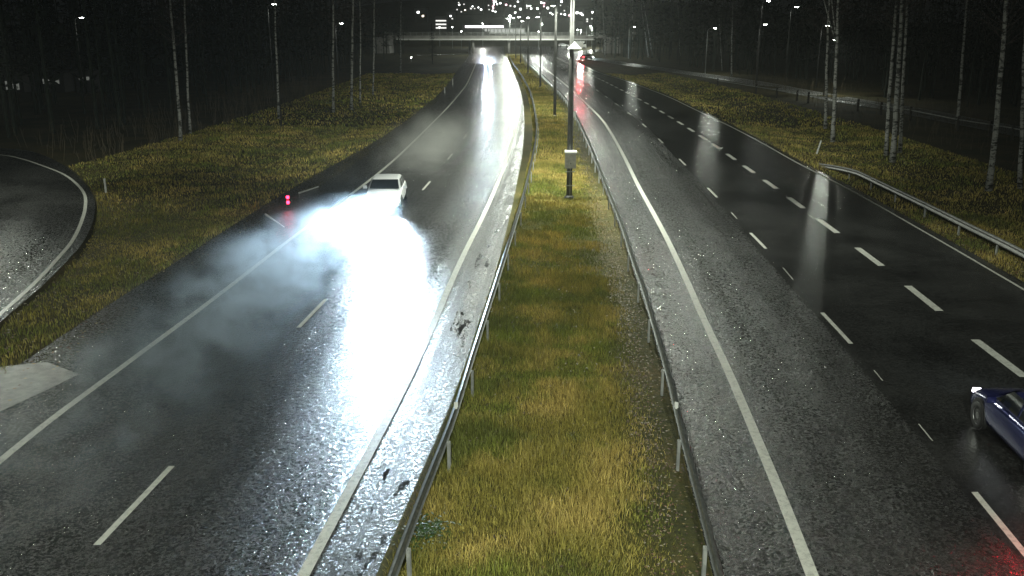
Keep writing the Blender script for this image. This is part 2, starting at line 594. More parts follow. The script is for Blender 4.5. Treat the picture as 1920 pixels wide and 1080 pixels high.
def dashes(name, ln, w, segs, label=''):
    mb = MB()
    for a, b in segs:
        n = max(1, int((b - a) / 1.5))
        for k in range(n):
            y0, y1 = a + (b - a) * k / n, a + (b - a) * (k + 1) / n
            x0, x1 = float(ln.x(y0)), float(ln.x(y1))
            mb.add([(x0 - w / 2, y0, 0.037), (x0 + w / 2, y0, 0.037), (x1 + w / 2, y1, 0.037), (x1 - w / 2, y1, 0.037)], [(0, 1, 2, 3)])
    return tag(mb.build(name, M['paint']), label, kind='structure')


solid('edge_line', L_edge, 0.19, label='white edge line along the outer shoulder of the left carriageway')
solid('edge_line', L_inner, 0.21, label='white edge line beside the median on the left carriageway')
solid('edge_line', R_inner, 0.22, label='white edge line beside the median on the right carriageway')
solid('edge_line', R_outer, 0.11, label='thin white edge line on the far right of the right carriageway')
dashes('lane_line', L_dash, 0.13, [(14.21 + 12.05 * k, 17.21 + 12.05 * k) for k in range(-1, 22)], 'broken lane line of the left carriageway')
dashes('lane_line', R_dash, 0.13, [(13.16 + 11.65 * k, 16.11 + 11.65 * k) for k in range(-1, 22)], 'broken lane line of the right carriageway')
dashes('exit_lane_line', R_thick, 0.27, [(22.21 + 5.73 * k, 25.16 + 5.73 * k) for k in range(-2, 44)], 'short thick dashes parting the exit lane on the right')
# seam of the resurfaced lane
dashes('asphalt_seam', R_dash, 0.03, [(18.4, 19.3), (21.95, 22.7), (31.7, 33.4), (42.5, 44)], 'faint pale seam marks beside the lane line')

# ramp on the left
arc = [(0, 607), (32, 578), (81, 536), (123, 494), (156, 455), (175, 413), (177, 374), (156, 341), (123, 312), (65, 286), (0, 278)]
arc_l = [(0, 591), (26, 568), (71, 526), (110, 484), (136, 452), (152, 419), (160, 390), (159, 367), (146, 348), (120, 328), (81, 312), (42, 299), (0, 291)]
w_arc = catmull([G(-160, 760)] + [G(*p) for p in arc] + [G(-150, 272)], 8)
mb = MB()
cen = Vector((-62, 30, 0))
for p in w_arc:
    for k in range(5):
        q = p.lerp(Vector((min(-45, p.x - 18), 20 + (p.y - 20) * 0.8, 0)), k / 4)
        mb.v.append((q.x, q.y, 0.026))
        mb.uv.append((k * 4.0, p.y))
for i in range(len(w_arc) - 1):
    for k in range(4):
        a = i * 5 + k
        mb.f.append((a, a + 5, a + 6, a + 1))
tag(mb.build('ramp', M['asphalt_ramp']), 'curving wet asphalt ramp at the left edge', kind='structure')


def path_strip(name, pts, w, z, mtl, label, side=0.0):
    pts = [Vector(p) for p in pts]
    mb = MB()
    acc = 0
    for i, p in enumerate(pts):
        t = pts[min(i + 1, len(pts) - 1)] - pts[max(i - 1, 0)]
        t.z = 0
        t.normalize()
        n = Vector((t.y, -t.x, 0))
        if i:
            acc += (pts[i] - pts[i - 1]).length
        for s_ in (-0.5, 0.5):
            q = p + n * (w * s_ + side)
            mb.v.append((q.x, q.y, z))
            mb.uv.append((w * s_, acc))
    for i in range(len(pts) - 1):
        mb.f.append((2 * i, 2 * i + 1, 2 * i + 3, 2 * i + 2))
    return tag(mb.build(name, mtl), label, kind='structure')


path_strip('ramp_edge_line', catmull([G(-60, 650)] + [G(*p) for p in arc_l] + [G(-120, 281)], 8), 0.16, 0.033, M['paint'], 'white edge line curving round the ramp')

# paved corner where the ramp leaves the carriageway, at the lower left
mb = MB()
isl = [G(-260, 680), G(-20, 692), G(88, 681), G(150, 704), G(70, 742), G(0, 774), G(-260, 905)]
n = len(isl)
mb.add([(p.x, p.y, 0.0) for p in isl] + [(p.x, p.y, 0.034) for p in isl],
       [tuple(range(n, 2 * n))] + [(i, (i + 1) % n, n + (i + 1) % n, n + i) for i in range(n)])
tag(mb.build('paved_corner', M['island']), 'pale wet paved corner between the ramp and the carriageway', kind='structure')

# side road behind the verge on the right and streets near the bridge
side_c = catmull([G(1086, 108), G(1110, 110), G(1180, 121), G(1230, 128), G(1290, 137), G(1400, 153), G(1500, 172), G(1600, 190), G(1700, 206), G(1800, 226), G(1920, 248), G(2100, 285)], 8)
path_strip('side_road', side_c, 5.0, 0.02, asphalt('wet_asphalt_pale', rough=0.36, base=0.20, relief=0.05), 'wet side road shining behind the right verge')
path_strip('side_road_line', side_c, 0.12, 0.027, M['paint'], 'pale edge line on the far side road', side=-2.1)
br = catmull([Vector((16, 250, 0)), Vector((18, 290, 0)), Vector((26, 330, 0)), Vector((36, 362, 0)), Vector((52, 372, 0)), Vector((75, 372, 0))], 8)
path_strip('exit_road', br, 8.0, 0.022, M['asphalt_far'], 'exit road turning off to the right under the bridge')
path_strip('cross_street', [G(780, 103.5), G(820, 103), G(850, 102), G(880, 101)], 6.0, 0.018, M['asphalt_far'], 'strip of wet cross street left of the bridge pillar')

# ------------------------------------------------------------------ grass blades, leaves, weeds (stuff)
def vnoise(x, y, s, seed=0):
    """smooth value noise on arrays"""
    r = np.random.default_rng(seed)
    t = r.random((256, 256))
    x, y = x * s + 37.3, y * s + 11.9
    xi, yi = np.floor(x).astype(int), np.floor(y).astype(int)
    fx, fy = x - xi, y - yi
    fx, fy = fx * fx * (3 - 2 * fx), fy * fy * (3 - 2 * fy)
    g = lambda a, b: t[a % 256, b % 256]
    return (g(xi, yi) * (1 - fx) * (1 - fy) + g(xi + 1, yi) * fx * (1 - fy) + g(xi, yi + 1) * (1 - fx) * fy + g(xi + 1, yi + 1) * fx * fy)


def blades(name, x, y, h, w, col, z0, label, lean=0.5):
    n = len(x)
    ang = rng.random(n) * 2 * np.pi
    la = rng.random(n) * 2 * np.pi
    le = rng.random(n) * lean * h
    dx, dy = np.cos(ang) * w / 2, np.sin(ang) * w / 2
    lx, ly = np.cos(la) * le, np.sin(la) * le
    z0 = z0 if hasattr(z0, '__len__') else np.full(n, z0)
    V = np.empty((n, 5, 3), dtype=np.float32)
    V[:, 0] = np.stack([x - dx, y - dy, z0], 1)
    V[:, 1] = np.stack([x + dx, y + dy, z0], 1)
    V[:, 2] = np.stack([x + dx * .8 + lx * .35, y + dy * .8 + ly * .35, z0 + h * .6], 1)
    V[:, 3] = np.stack([x - dx * .8 + lx * .35, y - dy * .8 + ly * .35, z0 + h * .6], 1)
    V[:, 4] = np.stack([x + lx, y + ly, z0 + h * (1 - 0.25 * le / np.maximum(h, 1e-3))], 1)
    me = bpy.data.meshes.new(name)
    me.vertices.add(n * 5)
    me.vertices.foreach_set('co', V.ravel())
    base = (np.arange(n) * 5)[:, None]
    loops = np.concatenate([base + np.array([0, 1, 2, 3]), base + np.array([3, 2, 4])], 1).ravel()
    me.loops.add(len(loops))
    me.loops.foreach_set('vertex_index', loops.astype(np.int32))
    st = np.stack([np.arange(n) * 7, np.arange(n) * 7 + 4], 1).ravel()
    me.polygons.add(2 * n)
    me.polygons.foreach_set('loop_start', st.astype(np.int32))
    me.update(calc_edges=True)
    ca = me.color_attributes.new('Col', 'FLOAT_COLOR', 'POINT')
    c = np.ones((n, 5, 4), dtype=np.float32)
    c[:, :, :3] = col[:, None, :]
    ca.data.foreach_set('color', c.ravel())
    me.materials.append(M['blades'])
    o = bpy.data.objects.new(name, me)
    COL.objects.link(o)
    return tag(o, label, kind='stuff')


GREEN = np.array([0.215, 0.245, 0.042]); DGREEN = np.array([0.150, 0.165, 0.036])
STRAW = np.array([0.560, 0.420, 0.130]); OLIVE = np.array([0.310, 0.265, 0.060])


def grass_colors(x, y, seed, straw_bias=0.0):
    a = vnoise(x, y, 0.55, seed) * 0.6 + vnoise(x, y, 1.9, seed + 1) * 0.4
    b = vnoise(x, y, 0.8, seed + 2)
    s = np.clip((a + straw_bias - 0.42) * 3.4 + rng.normal(0, 0.28, len(x)), 0, 1)[:, None]
    g = np.clip((b - 0.3) * 2 + rng.normal(0, 0.25, len(x)), 0, 1)[:, None]
    green = DGREEN * (1 - g) + GREEN * g
    st = OLIVE * (1 - g * 0.8) + STRAW * (g * 0.8)
    c = green * (1 - s) + st * s
    return c * rng.uniform(0.5, 1.7, (len(x), 1)), s[:, 0], a


def scatter(n_per, y0, y1, fa, fb):
    """uniform points between lines fa(y) < x < fb(y)"""
    ys = np.linspace(y0, y1, 60)
    wid = np.maximum(fb(ys) - fa(ys), 0)
    area = np.trapezoid(wid, ys) if hasattr(np, 'trapezoid') else np.trapz(wid, ys)
    n = int(area * n_per)
    cdf = np.concatenate([[0], np.cumsum((wid[1:] + wid[:-1]) / 2)])
    y = np.interp(rng.random(n) * cdf[-1], cdf, ys)
    a, b = fa(y), fb(y)
    return a + rng.random(n) * (b - a), y


fa = lambda y: L_rail.x(y) - 0.35
fb = lambda y: R_rail.x(y) - 0.25
for (y0, y1, den, w, hh) in ((12.5, 32, 1350, 0.010, 0.17), (32, 62, 560, 0.016, 0.17), (62, 130, 120, 0.035, 0.20), (130, 290, 18, 0.10, 0.2)):
    x, y = scatter(den, y0, y1, fa, fb)
    c, s, a = grass_colors(x, y, 5, 0.09 + 0.10 * np.clip((y - 55) / 20, 0, 1))
    tall = vnoise(x, y, 0.9, 77)
    edge = np.clip((R_rail.x(y) - 0.3 - x) / 1.3, 0.12, 1)       # thin beside the right rail, where leaves lie
    keep = rng.random(len(x)) < edge
    h = hh * (0.45 + 0.9 * tall + 0.35 * s) * rng.uniform(0.5, 1.3, len(x)) * (0.4 + 0.6 * edge)
    blades('median_grass', x[keep], y[keep], h[keep], w * rng.uniform(0.7, 1.3, keep.sum()), c[keep], 0.03,
           'autumn grass of green and straw tufts on the median', 0.75)

# verge on the left and on the right
def gz(x, y, left):
    xl, xr = L_edge_asph.x(y), R_outer.x(y) + 0.6
    d = (xl - x) if left else (x - xr)
    z = -0.30 * np.sin(np.clip((d - 1.5) / 7.0, 0, 1) * np.pi)
    if left:
        z = z * 0.6
        z = np.where((x < -21) & (y < 56), 0, z)
    return np.where(d > 1.5, z, 0) - 0.03


RAMPX = np.array([p.x for p in w_arc]); RAMPY = np.array([p.y for p in w_arc])


def outside_ramp(x, y):
    ok = np.ones(len(x), bool)
    o = np.argsort(RAMPY)
    rx = np.interp(y, RAMPY[o], RAMPX[o])
    inside = (y < RAMPY.max()) & (x < rx + 0.1)
    return ~inside


for (y0, y1, den, w, hh) in ((22, 45, 170, 0.018, 0.15), (45, 85, 55, 0.035, 0.17), (85, 180, 10, 0.09, 0.2)):
    x, y = scatter(den, y0, y1, lambda q: L_edge_asph.x(q) - 17, lambda q: L_edge_asph.x(q) - 0.05)
    k = outside_ramp(x, y)
    x, y = x[k], y[k]
    c, s, a = grass_colors(x, y, 21, 0.10)
    h = hh * (0.5 + vnoise(x, y, 0.7, 31)) * rng.uniform(0.5, 1.3, len(x))
    blades('verge_grass', x, y, h, w * rng.uniform(0.7, 1.3, len(x)), c, gz(x, y, True), 'short yellowed grass on the left verge', 0.8)
    x, y = scatter(den, max(y0, 30), y1, lambda q: R_outer.x(q) + 0.5, lambda q: R_outer.x(q) + 12.5)
    c, s, a = grass_colors(x, y, 41, 0.12)
    h = hh * (0.5 + vnoise(x, y, 0.7, 51)) * rng.uniform(0.5, 1.3, len(x))
    blades('verge_grass', x, y, h, w * rng.uniform(0.7, 1.3, len(x)), c, gz(x, y, False), 'short yellowed grass on the right verge', 0.8)


def leaf_litter(name, x, y, z, size, label, tint=1.0):
    n = len(x)
    a = rng.random(n) * 2 * np.pi
    s = size * rng.uniform(0.6, 1.3, n)
    V = np.empty((n, 4, 3), dtype=np.float32)
    tilt = rng.normal(0, 0.35, (n, 2))
    for k, (r, q) in enumerate(((1.0, 0), (0.62, np.pi / 2), (1.0, np.pi), (0.62, 3 * np.pi / 2))):
        ox, oy = np.cos(a + q) * s * r, np.sin(a + q) * s * r
        V[:, k] = np.stack([x + ox, y + oy, z + np.abs(ox * tilt[:, 0] + oy * tilt[:, 1]) + 0.004], 1)
    me = bpy.data.meshes.new(name)
    me.vertices.add(n * 4)
    me.vertices.foreach_set('co', V.ravel())
    me.loops.add(n * 4)
    me.loops.foreach_set('vertex_index', np.arange(n * 4, dtype=np.int32))
    me.polygons.add(n)
    me.polygons.foreach_set('loop_start', (np.arange(n) * 4).astype(np.int32))
    me.update(calc_edges=True)
    tones = np.array([(0.42, 0.30, 0.10), (0.30, 0.15, 0.06), (0.20, 0.09, 0.045), (0.50, 0.42, 0.26), (0.12, 0.06, 0.035)])
    c = np.ones((n, 4, 4), dtype=np.float32)
    c[:, :, :3] = (tones[rng.integers(0, 5, n)] * tint)[:, None, :]
    ca = me.color_attributes.new('Col', 'FLOAT_COLOR', 'POINT')
    ca.data.foreach_set('color', c.ravel())
    me.materials.append(M['leaves'])
    o = bpy.data.objects.new(name, me)
    COL.objects.link(o)
    return tag(o, label, kind='stuff')


x, y = scatter(110, 13, 75, lambda q: R_rail.x(q) - 1.0, lambda q: R_rail.x(q) + 0.15)
k = rng.random(len(x)) < np.clip(1 - np.abs(x - (R_rail.x(y) - 0.55)) / 0.85, 0.05, 1)
leaf_litter('fallen_leaves', x[k], y[k], 0.05 + rng.random(k.sum()) * 0.05, 0.032, 'wet brown birch leaves along the right median rail', 0.7)
x, y = scatter(6, 13, 110, fa, fb)
leaf_litter('fallen_leaves', x, y, np.full(len(x), 0.12), 0.03, 'leaves scattered through the median grass', 0.6)
x, y = scatter(26, 28, 95, lambda q: R_outer.x(q) + 0.4, lambda q: R_outer.x(q) + 3.2)
leaf_litter('fallen_leaves', x, y, np.full(len(x), 0.06), 0.055, 'brown leaves beside the right carriageway', 0.7)
x, y = scatter(5, 18, 90, lambda q: L_edge_asph.x(q) - 7, lambda q: L_edge_asph.x(q) + 1.2)
k = outside_ramp(x, y)
leaf_litter('fallen_leaves', x[k], y[k], np.full(k.sum(), 0.08), 0.05, 'scattered leaves on the left verge', 0.7)

# leafy weed clump by the left rail, near the camera
weed = thing('weed_clump', 'dark green leafy weed clump against the left median rail', 'plant')
mb = MB()
wc = G(800, 1010)
for i in range(420):
    r, q = abs(random.gauss(0, 0.33)), random.random() * 6.28
    p = Vector((wc.x + r * math.cos(q), wc.y + 1.3 * r * math.sin(q), 0.05 + random.random() * 0.28 * max(0.2, 1 - r)))
    a, s_ = random.random() * 6.28, random.uniform(0.025, 0.055)
    d1, d2 = Vector((math.cos(a), math.sin(a), random.uniform(-.4, .4))) * s_, Vector((-math.sin(a), math.cos(a), random.uniform(-.4, .4))) * s_ * .55
    mb.add([p - d1, p + d2, p + d1, p - d2], [(0, 1, 2, 3)])
M['weed'] = varied('weed_leaf', (0.035, 0.075, 0.02), (0.06, 0.11, 0.03), 20, 0.5)
mb.build('leaves', M['weed'], weed)
mb = MB()
mb.box((wc.x, wc.y, 0.04), (0.06, 0.06, 0.04))
for i in range(30):
    q = random.random() * 6.28
    mb.tube([(wc.x, wc.y, 0.03), (wc.x + .3 * math.cos(q), wc.y + .35 * math.sin(q), 0.25)], 0.004, 4)
mb.build('stem', M['weed'], weed)

# ------------------------------------------------------------------ guardrails
W_PROF = [(0.0, 0.45), (0.045, 0.475), (0.075, 0.515), (0.045, 0.56), (0.008, 0.595), (0.008, 0.615), (0.045, 0.65), (0.075, 0.695), (0.045, 0.735), (0.0, 0.76)]


def guardrail(ln, y0, y1, side, label, post_y, dip=None, beam='galv'):
    """W-beam on posts; side = +1 when the beam faces +X"""
    root = thing('guardrail', label, 'guardrail', ln.pt(y0))
    inv = -root.location
    mb = MB()
    ys = np.concatenate([np.arange(y0, min(y1, 120), 1.0), np.arange(max(y0, 120), y1, 4.0)]) if y1 > 120 else np.arange(y0, y1, 0.8)
    n = len(W_PROF)
    for k, back in ((0, 0.0), (1, -0.006)):
        o0 = len(mb.v)
        for y in ys:
            dz = dip(y) if dip else 0.0
            for (u, z) in W_PROF:
                p = ln.pt(float(y), z + dz, side * (u + 0.04 + back))
                mb.v.append(tuple(p + inv))
        for i in range(len(ys) - 1):
            for j in range(n - 1):
                a = o0 + i * n + j
                mb.f.append((a, a + 1, a + 1 + n, a + n))
    for i in (0, len(ys) - 1):      # close the ends
        pass
    mb.build('beam', M[beam], root, smooth=True)
    for y in post_y:
        dz = dip(y) if dip else 0.0
        p = ln.pt(float(y), 0, side * -0.05) + inv
        pm = MB()
        rz = -ln.heading(y)
        h = 0.71 + dz
        c, s_ = math.cos(rz), math.sin(rz)
        # C section: web and two flanges
        pm.box((p.x, p.y, h / 2 - 0.05), (0.012, 0.10, h + 0.1), rz)
        for e in (-1, 1):
            ox, oy = -side * 0.028, e * 0.046
            pm.box((p.x + ox * c - oy * s_, p.y + ox * s_ + oy * c, h / 2 - 0.05), (0.05, 0.010, h + 0.094), rz)
        pm.build('post', M['galv_post'], root)
    return root


gl = guardrail(L_rail, 4.0, 285, -1, 'long steel guardrail on the left side of the median', [13.0 + 3.96 * k for k in range(-2, 62)])
gr = guardrail(R_rail, 4.0, 285, 1, 'long steel guardrail on the right side of the median', [13.05 + 3.96 * k for k in range(-2, 62)])
RS_rail = Line([(1920, 470), (1900, 459), (1823, 424), (1758, 391), (1701, 364), (1657, 344), (1613, 322), (1546, 292), (1500, 275)], z=0.7)
guardrail(RS_rail, 24, 60.5, -1, 'short guardrail on the right verge dipping into the grass', [27.9, 31.8, 35.6, 39.2, 43.1, 47.0, 50.8, 54.6],
          dip=lambda y: -0.62 * max(0.0, min(1.0, (y - 52.5) / 7.5)) ** 1.3, beam='galv_dull')
# reflectors riding on the median rails
for (rail, px, py, sd, lb) in ((L_rail, 862, 768, -1, 'small white reflector on the left median rail near the camera'),
                               (R_rail, 1263, 768, 1, 'small white reflector on the right median rail near the camera')):
    yy = G(px, py, 0.72).y
    mb = MB()
    mb.box((0, 0, 0.075), (0.012, 0.09, 0.13))
    mb.box((0, 0, 0.0), (0.03, 0.05, 0.04))
    o = mb.build('rail_reflector', M['reflector'])
    place(o, rail.pt(yy, 0.76, sd * 0.02), -rail.heading(yy) + R(60 * sd))
    tag(o, lb, 'reflector', 'reflectors on the median rails')

# ------------------------------------------------------------------ street lamps
def arc_pts(p0, p1, p2, n=8):
    return [(1 - t) ** 2 * Vector(p0) + 2 * t * (1 - t) * Vector(p1) + t * t * Vector(p2) for t in [i / n for i in range(n + 1)]]


def lamp_head(root, x, y, z, sx, lens, power, color=(0.93, 1.0, 0.86), spread=118, light=True, wide=False):
    mb = MB()
    mb.lathe([(0.001, 0.10), (0.10, 0.09), (0.17, 0.03), (0.18, 0.0), (0.16, -0.02)], (0, 0, 0), 14)
    o = mb.build('lamp_head', M['pole'], root, smooth=True)
    o.location = (x, y, z)
    o.scale = (2.0 if sx else 1.0, 1.0, 1.0)
    ml = MB()
    ml.lathe([(0.15, -0.021), (0.13, -0.06), (0.07, -0.09), (0.001, -0.10)], (0, 0, 0), 14)
    ol = ml.build('lens', lens, o, smooth=True)
    if light:
        for tilt in ((-40, 48) if wide else (0,)):      # road lanterns throw most of their light up and down the road
            ld = bpy.data.lights.new('street_light', 'SPOT')
            ld.energy = power
            ld.color = color
            ld.spot_size = R(122 if wide else spread)
            ld.spot_blend = 0.75
            ld.shadow_soft_size = 0.16
            lo = bpy.data.objects.new('street_light', ld)
            COL.objects.link(lo)
            lo.parent = root
            lo.location = (x, y, z - 0.3)
            lo.rotation_euler = (R(tilt), 0, 0)
    return o


def median_lamp(loc, H, label, armlen=1.5, power=LAMP_W, arms=(-1, 1), rad=0.105):
    root = thing('street_lamp', label, 'street lamp', loc, 0, 'lamp posts along the median')
    mb = MB()
    mb.tube([(0, 0, -0.1), (0, 0, 1.2), (0, 0, H * 0.5), (0, 0, H - 1.0)], [rad * 1.1, rad * 1.1, rad * 0.95, rad * 0.75], 14)
    mb.build('pole', M['pole'], root, smooth=True)
    bs = MB()
    bs.lathe([(rad * 1.9, -0.02), (rad * 1.9, 0.12), (rad * 1.3, 0.2), (rad * 1.2, 0.22)], (0, 0, 0), 14)
    bs.build('base_collar', M['pole'], root)
    for s_ in arms:
        am = MB()
        am.tube(arc_pts((0, 0, H - 1.02), (0, 0, H - 0.1), (s_ * armlen, 0, H)), 0.045, 8)
        am.build('arm', M['pole'], root, smooth=True)
        lamp_head(root, s_ * (armlen + 0.25), 0, H - 0.02, True, M['lamp_lens'], power * (0.7 if s_ < 0 and loc[1] > 60 else 1.0), wide=True)
    return root


bases = [((1067, 375), 12.0, 'nearest median lamp post, carrying the white box'), ((1040, 220), 12.2, 'second median lamp post from the camera'),
         ((1013, 165), 11.6, 'third median lamp post from the camera'), ((990, 138), 10.4, 'fourth median lamp post, beyond the bend'),
         ((976, 120), 10.6, 'fifth median lamp post, thin against the bridge'), ((967, 110), 10.0, 'farthest median lamp post beside the bridge')]
for k, ((bx, by), H, lb) in enumerate(bases):
    p = G(bx, by)
    median_lamp((p.x, p.y, 0.04), H, lb, rad=0.14, power=LAMP_W * (1.35, 1.0, 0.5, 0.5, 0.5, 0.5)[k])
p5 = G(1067, 375)
median_lamp((0.9, -2.5, 0.04), 12.0, 'median lamp post beside the camera, above the frame', power=LAMP_W * 1.3)

# ramp lamp, out of frame on the left: lights the corner and the wet ramp
def side_lamp(loc, H, rz, label, power=LAMP_W, light=True, armlen=1.2, group='lamps along the side roads', pmat=None):
    pmat = pmat or M['galv_post']
    root = thing('street_lamp', label, 'street lamp', loc, rz, group)
    mb = MB()
    mb.tube([(0, 0, -0.1), (0, 0, H * 0.5), (0, 0, H - 0.7)], [0.09, 0.07, 0.055], 10)
    mb.build('pole', pmat, root, smooth=True)
    am = MB()
    am.tube(arc_pts((0, 0, H - 0.72), (0, 0, H), (armlen, 0, H)), 0.04, 8)
    am.build('arm', pmat, root, smooth=True)
    lamp_head(root, armlen + 0.25, 0, H - 0.02, True, M['lamp_far'], power, light=light, wide=True)
    return root


side_lamp((-30.5, 46.0, 0), 9.2, R(34), 'ramp lamp just outside the left edge', LAMP_W * 0.6)
# (lamp px, lamp py, base py, label, lit power)
for (bx, by, ty, rz, lb, pw) in ((1322, 140, 58, 2.6, 'bright lamp with a starry glare on the right side road', 1000),
                                 (1178, 110, 54, 3.14, 'lamp with a short arm left of the bright one on the side road', 1000),
                                 (1099, 98, 52, 3.14, 'lamp post right of the nearest median pole near the bridge', 2500)):
    p = G(bx, by)
    H = (by - ty) / FPX * math.hypot(p.y, 8) * 1.0
    i_ = min(range(1, len(side_c)), key=lambda q: (side_c[q] - p).length)
    d_ = side_c[i_] - side_c[i_ - 1]
    rz = math.atan2(d_.y, d_.x) + math.pi / 2
    side_lamp((p.x, p.y, 0), H, rz, lb, pw)
# lamps seen as points of light among the dark trees
for (lx, ly, Y, lb) in ((1435, 46, 150, 'point of light low among the dark trees right of the bright lamp'), (1552, 48, 140, 'point of light left of the forked birch'),
                        (1567, 75, 122, 'bright light at the fork of the birch trunk'), (1441, 2, 140, 'light at the top edge over the right woods'),
                        (640, 44, 140, 'single white light between two birches on the left'), (514, 8, 130, 'light at the top edge above the left birches'),
                        (153, 33, 120, 'cluster light high in the dark left woods'), (1494, 13, 150, 'small light near the top edge over the right woods')):
    p = A(lx, ly, Y)
    side_lamp((p.x - 0.9, p.y, 0), p.z + 0.05, 0.0, lb, 1500, light=(lx == 1567), armlen=0.65, pmat=M['pole'], group='far lamps among the trees')

# ------------------------------------------------------------------ things on the nearest pole
pb = G(1067, 375)
cab = thing('control_cabinet', 'pale grey box with white lid on the nearest lamp post', 'cabinet', (pb.x + 0.02, pb.y - 0.36, 1.75))
mb = MB(); mb.box((0, 0, 0.40), (0.56, 0.36, 0.80)); mb.build('housing', M['grey_box'], cab)
mb = MB(); mb.box((0, 0, 0.845), (0.64, 0.44, 0.085), taper=0.92); mb.build('lid', M['white_paint'], cab)
mb = MB(); mb.box((0, -0.187, 0.41), (0.48, 0.012, 0.70)); d_ = mb.build('door', M['grey_box'], cab)
mb = MB(); mb.box((0, -0.205, 0.25), (0.04, 0.025, 0.05)); mb.build('lock', M['black'], d_)
mb = MB()
for zz in (-0.22, -0.95):
    mb.box((0, 0.16, zz), (0.50, 0.03, 0.05))
    mb.box((0, 0.28, zz), (0.05, 0.24, 0.04))
mb.tube([(0, 0.10, 0.0), (0, 0.10, -1.5)], 0.022, 8)
mb.build('bracket', M['galv_post'], cab)
hood = thing('sensor_hood', 'white pyramid hood clamped high on the nearest lamp post', 'sensor', (pb.x + 0.12, pb.y - 0.28, 7.75))
mb = MB(); mb.add([(-.31, -.24, 0), (.31, -.24, 0), (.31, .20, 0), (-.31, .20, 0), (0, -.02, .32)], [(0, 1, 4), (1, 2, 4), (2, 3, 4), (3, 0, 4), (3, 2, 1, 0)]); mb.build('hood', M['white_paint'], hood)
mb = MB(); mb.box((0, -.02, -0.035), (0.68, 0.50, 0.04)); mb.build('rim', M['white_paint'], hood)
mb = MB(); mb.box((-.1, 0.16, -0.10), (0.10, 0.22, 0.08)); mb.build('bracket', M['pole'], hood)
mk = thing('marker_post', 'small white marker plate beside the right rail behind the nearest pole', 'marker', tuple(R_rail.pt(84, 0.04, -0.4)))
mb = MB(); mb.tube([(0, 0, 0), (0, 0, 1.1)], 0.03, 8); mb.build('post', M['galv_post'], mk)
mb = MB(); mb.box((0, -0.03, 1.05), (0.42, 0.03, 0.55)); mb.build('plate', M['reflector'], mk)

# ------------------------------------------------------------------ delineators and small posts
def delineator(p, lean, label, h=1.0):
    root = thing('delineator_post', label, 'marker post', p, 0, 'roadside delineator posts')
    mb = MB(); mb.box((0, 0, h / 2), (0.10, 0.06, h), taper=0.92); mb.build('post', M['white_paint'], root)
    mb = MB(); mb.box((0, -0.034, h * .82), (0.05, 0.012, 0.13)); mb.build('reflector', M['reflector'], root)
    root.rotation_euler = (0, lean, 0)
    return root


delineator(G(1531, 289), R(14), 'leaning white marker post before the short right guardrail')
delineator(G(834, 175), 0.0, 'small white marker post at the edge of the left verge', 0.8)
delineator(G(849, 160), 0.0, 'white post standing in for a lamp reflection on the left shoulder', 1.0)  # added in place of a street lamp mirrored in the wet road
delineator(G(199, 362), 0.0, 'thin pale stake in the grass right of the ramp', 0.8)
rp = G(541, 394)
red = thing('warning_lamp', 'red twin marker lamp on a short post on the left shoulder', 'warning lamp', (rp.x, rp.y, 0.03))
mb = MB(); mb.tube([(0, 0, 0), (0, 0, 0.75)], 0.025, 8); mb.build('post', M['black'], red)
mb = MB(); mb.box((0, 0, 0.03), (0.4, 0.3, 0.06)); mb.build('foot', M['black'], red)
for zz in (0.62, 0.36):
    mb = MB(); mb.lathe([(0.001, -0.09), (0.06, -0.07), (0.085, 0), (0.06, 0.07), (0.001, 0.09)], (0, 0, zz), 12); mb.build('lens', M['red_lens'], red, smooth=True)
ld = bpy.data.lights.new('red_light', 'POINT'); ld.energy = 12; ld.color = (1, 0.02, 0.05); ld.shadow_soft_size = 0.12
lo = bpy.data.objects.new('red_light', ld); COL.objects.link(lo); lo.parent = red; lo.location = (0, -0.16, 0.5)


# fallen stakes lying across the left shoulder
for (a, b, lb) in (((498, 404), (533, 428), 'thin pale stake lying across the left shoulder'), ((561, 364), (597, 352), 'short pale stake lying by the red lamp')):
    p, q = G(*a), G(*b)
    mb = MB(); mb.tube([(0, 0, 0.03), ((q - p).x, (q - p).y, 0.03)], [0.05, 0.025], 8)
    o = mb.build('fallen_stake', M['white_paint']); o.location = (p.x, p.y, 0.03)
    tag(o, lb, 'stake', 'stakes lying on the left shoulder')

# posts of the dark rail before the side road
pr = thing('road_railing', 'dark post and rail barrier before the right side road', 'railing', G(1500, 190))
pts = [G(px, py) for px, py in ((1345, 163), (1417, 176), (1456, 183), (1494, 189), (1515, 193), (1565, 201), (1608, 208), (1651, 215), (1706, 225), (1795, 245), (1855, 255), (1897, 263), (1990, 283))]
o_ = pr.location
for p in pts:
    mb = MB(); q = p - o_; mb.box((q.x, q.y, 0.62), (0.20, 0.16, 1.3)); mb.build('post', M['bark_dark'], pr)
mb = MB()
for a, b in zip(pts[:-1], pts[1:]):
    a_, b_ = a - o_, b - o_
    mb.tube([(a_.x, a_.y, 0.95), (b_.x, b_.y, 0.95)], 0.05, 6)
mb.build('rail', M['galv_post'], pr)

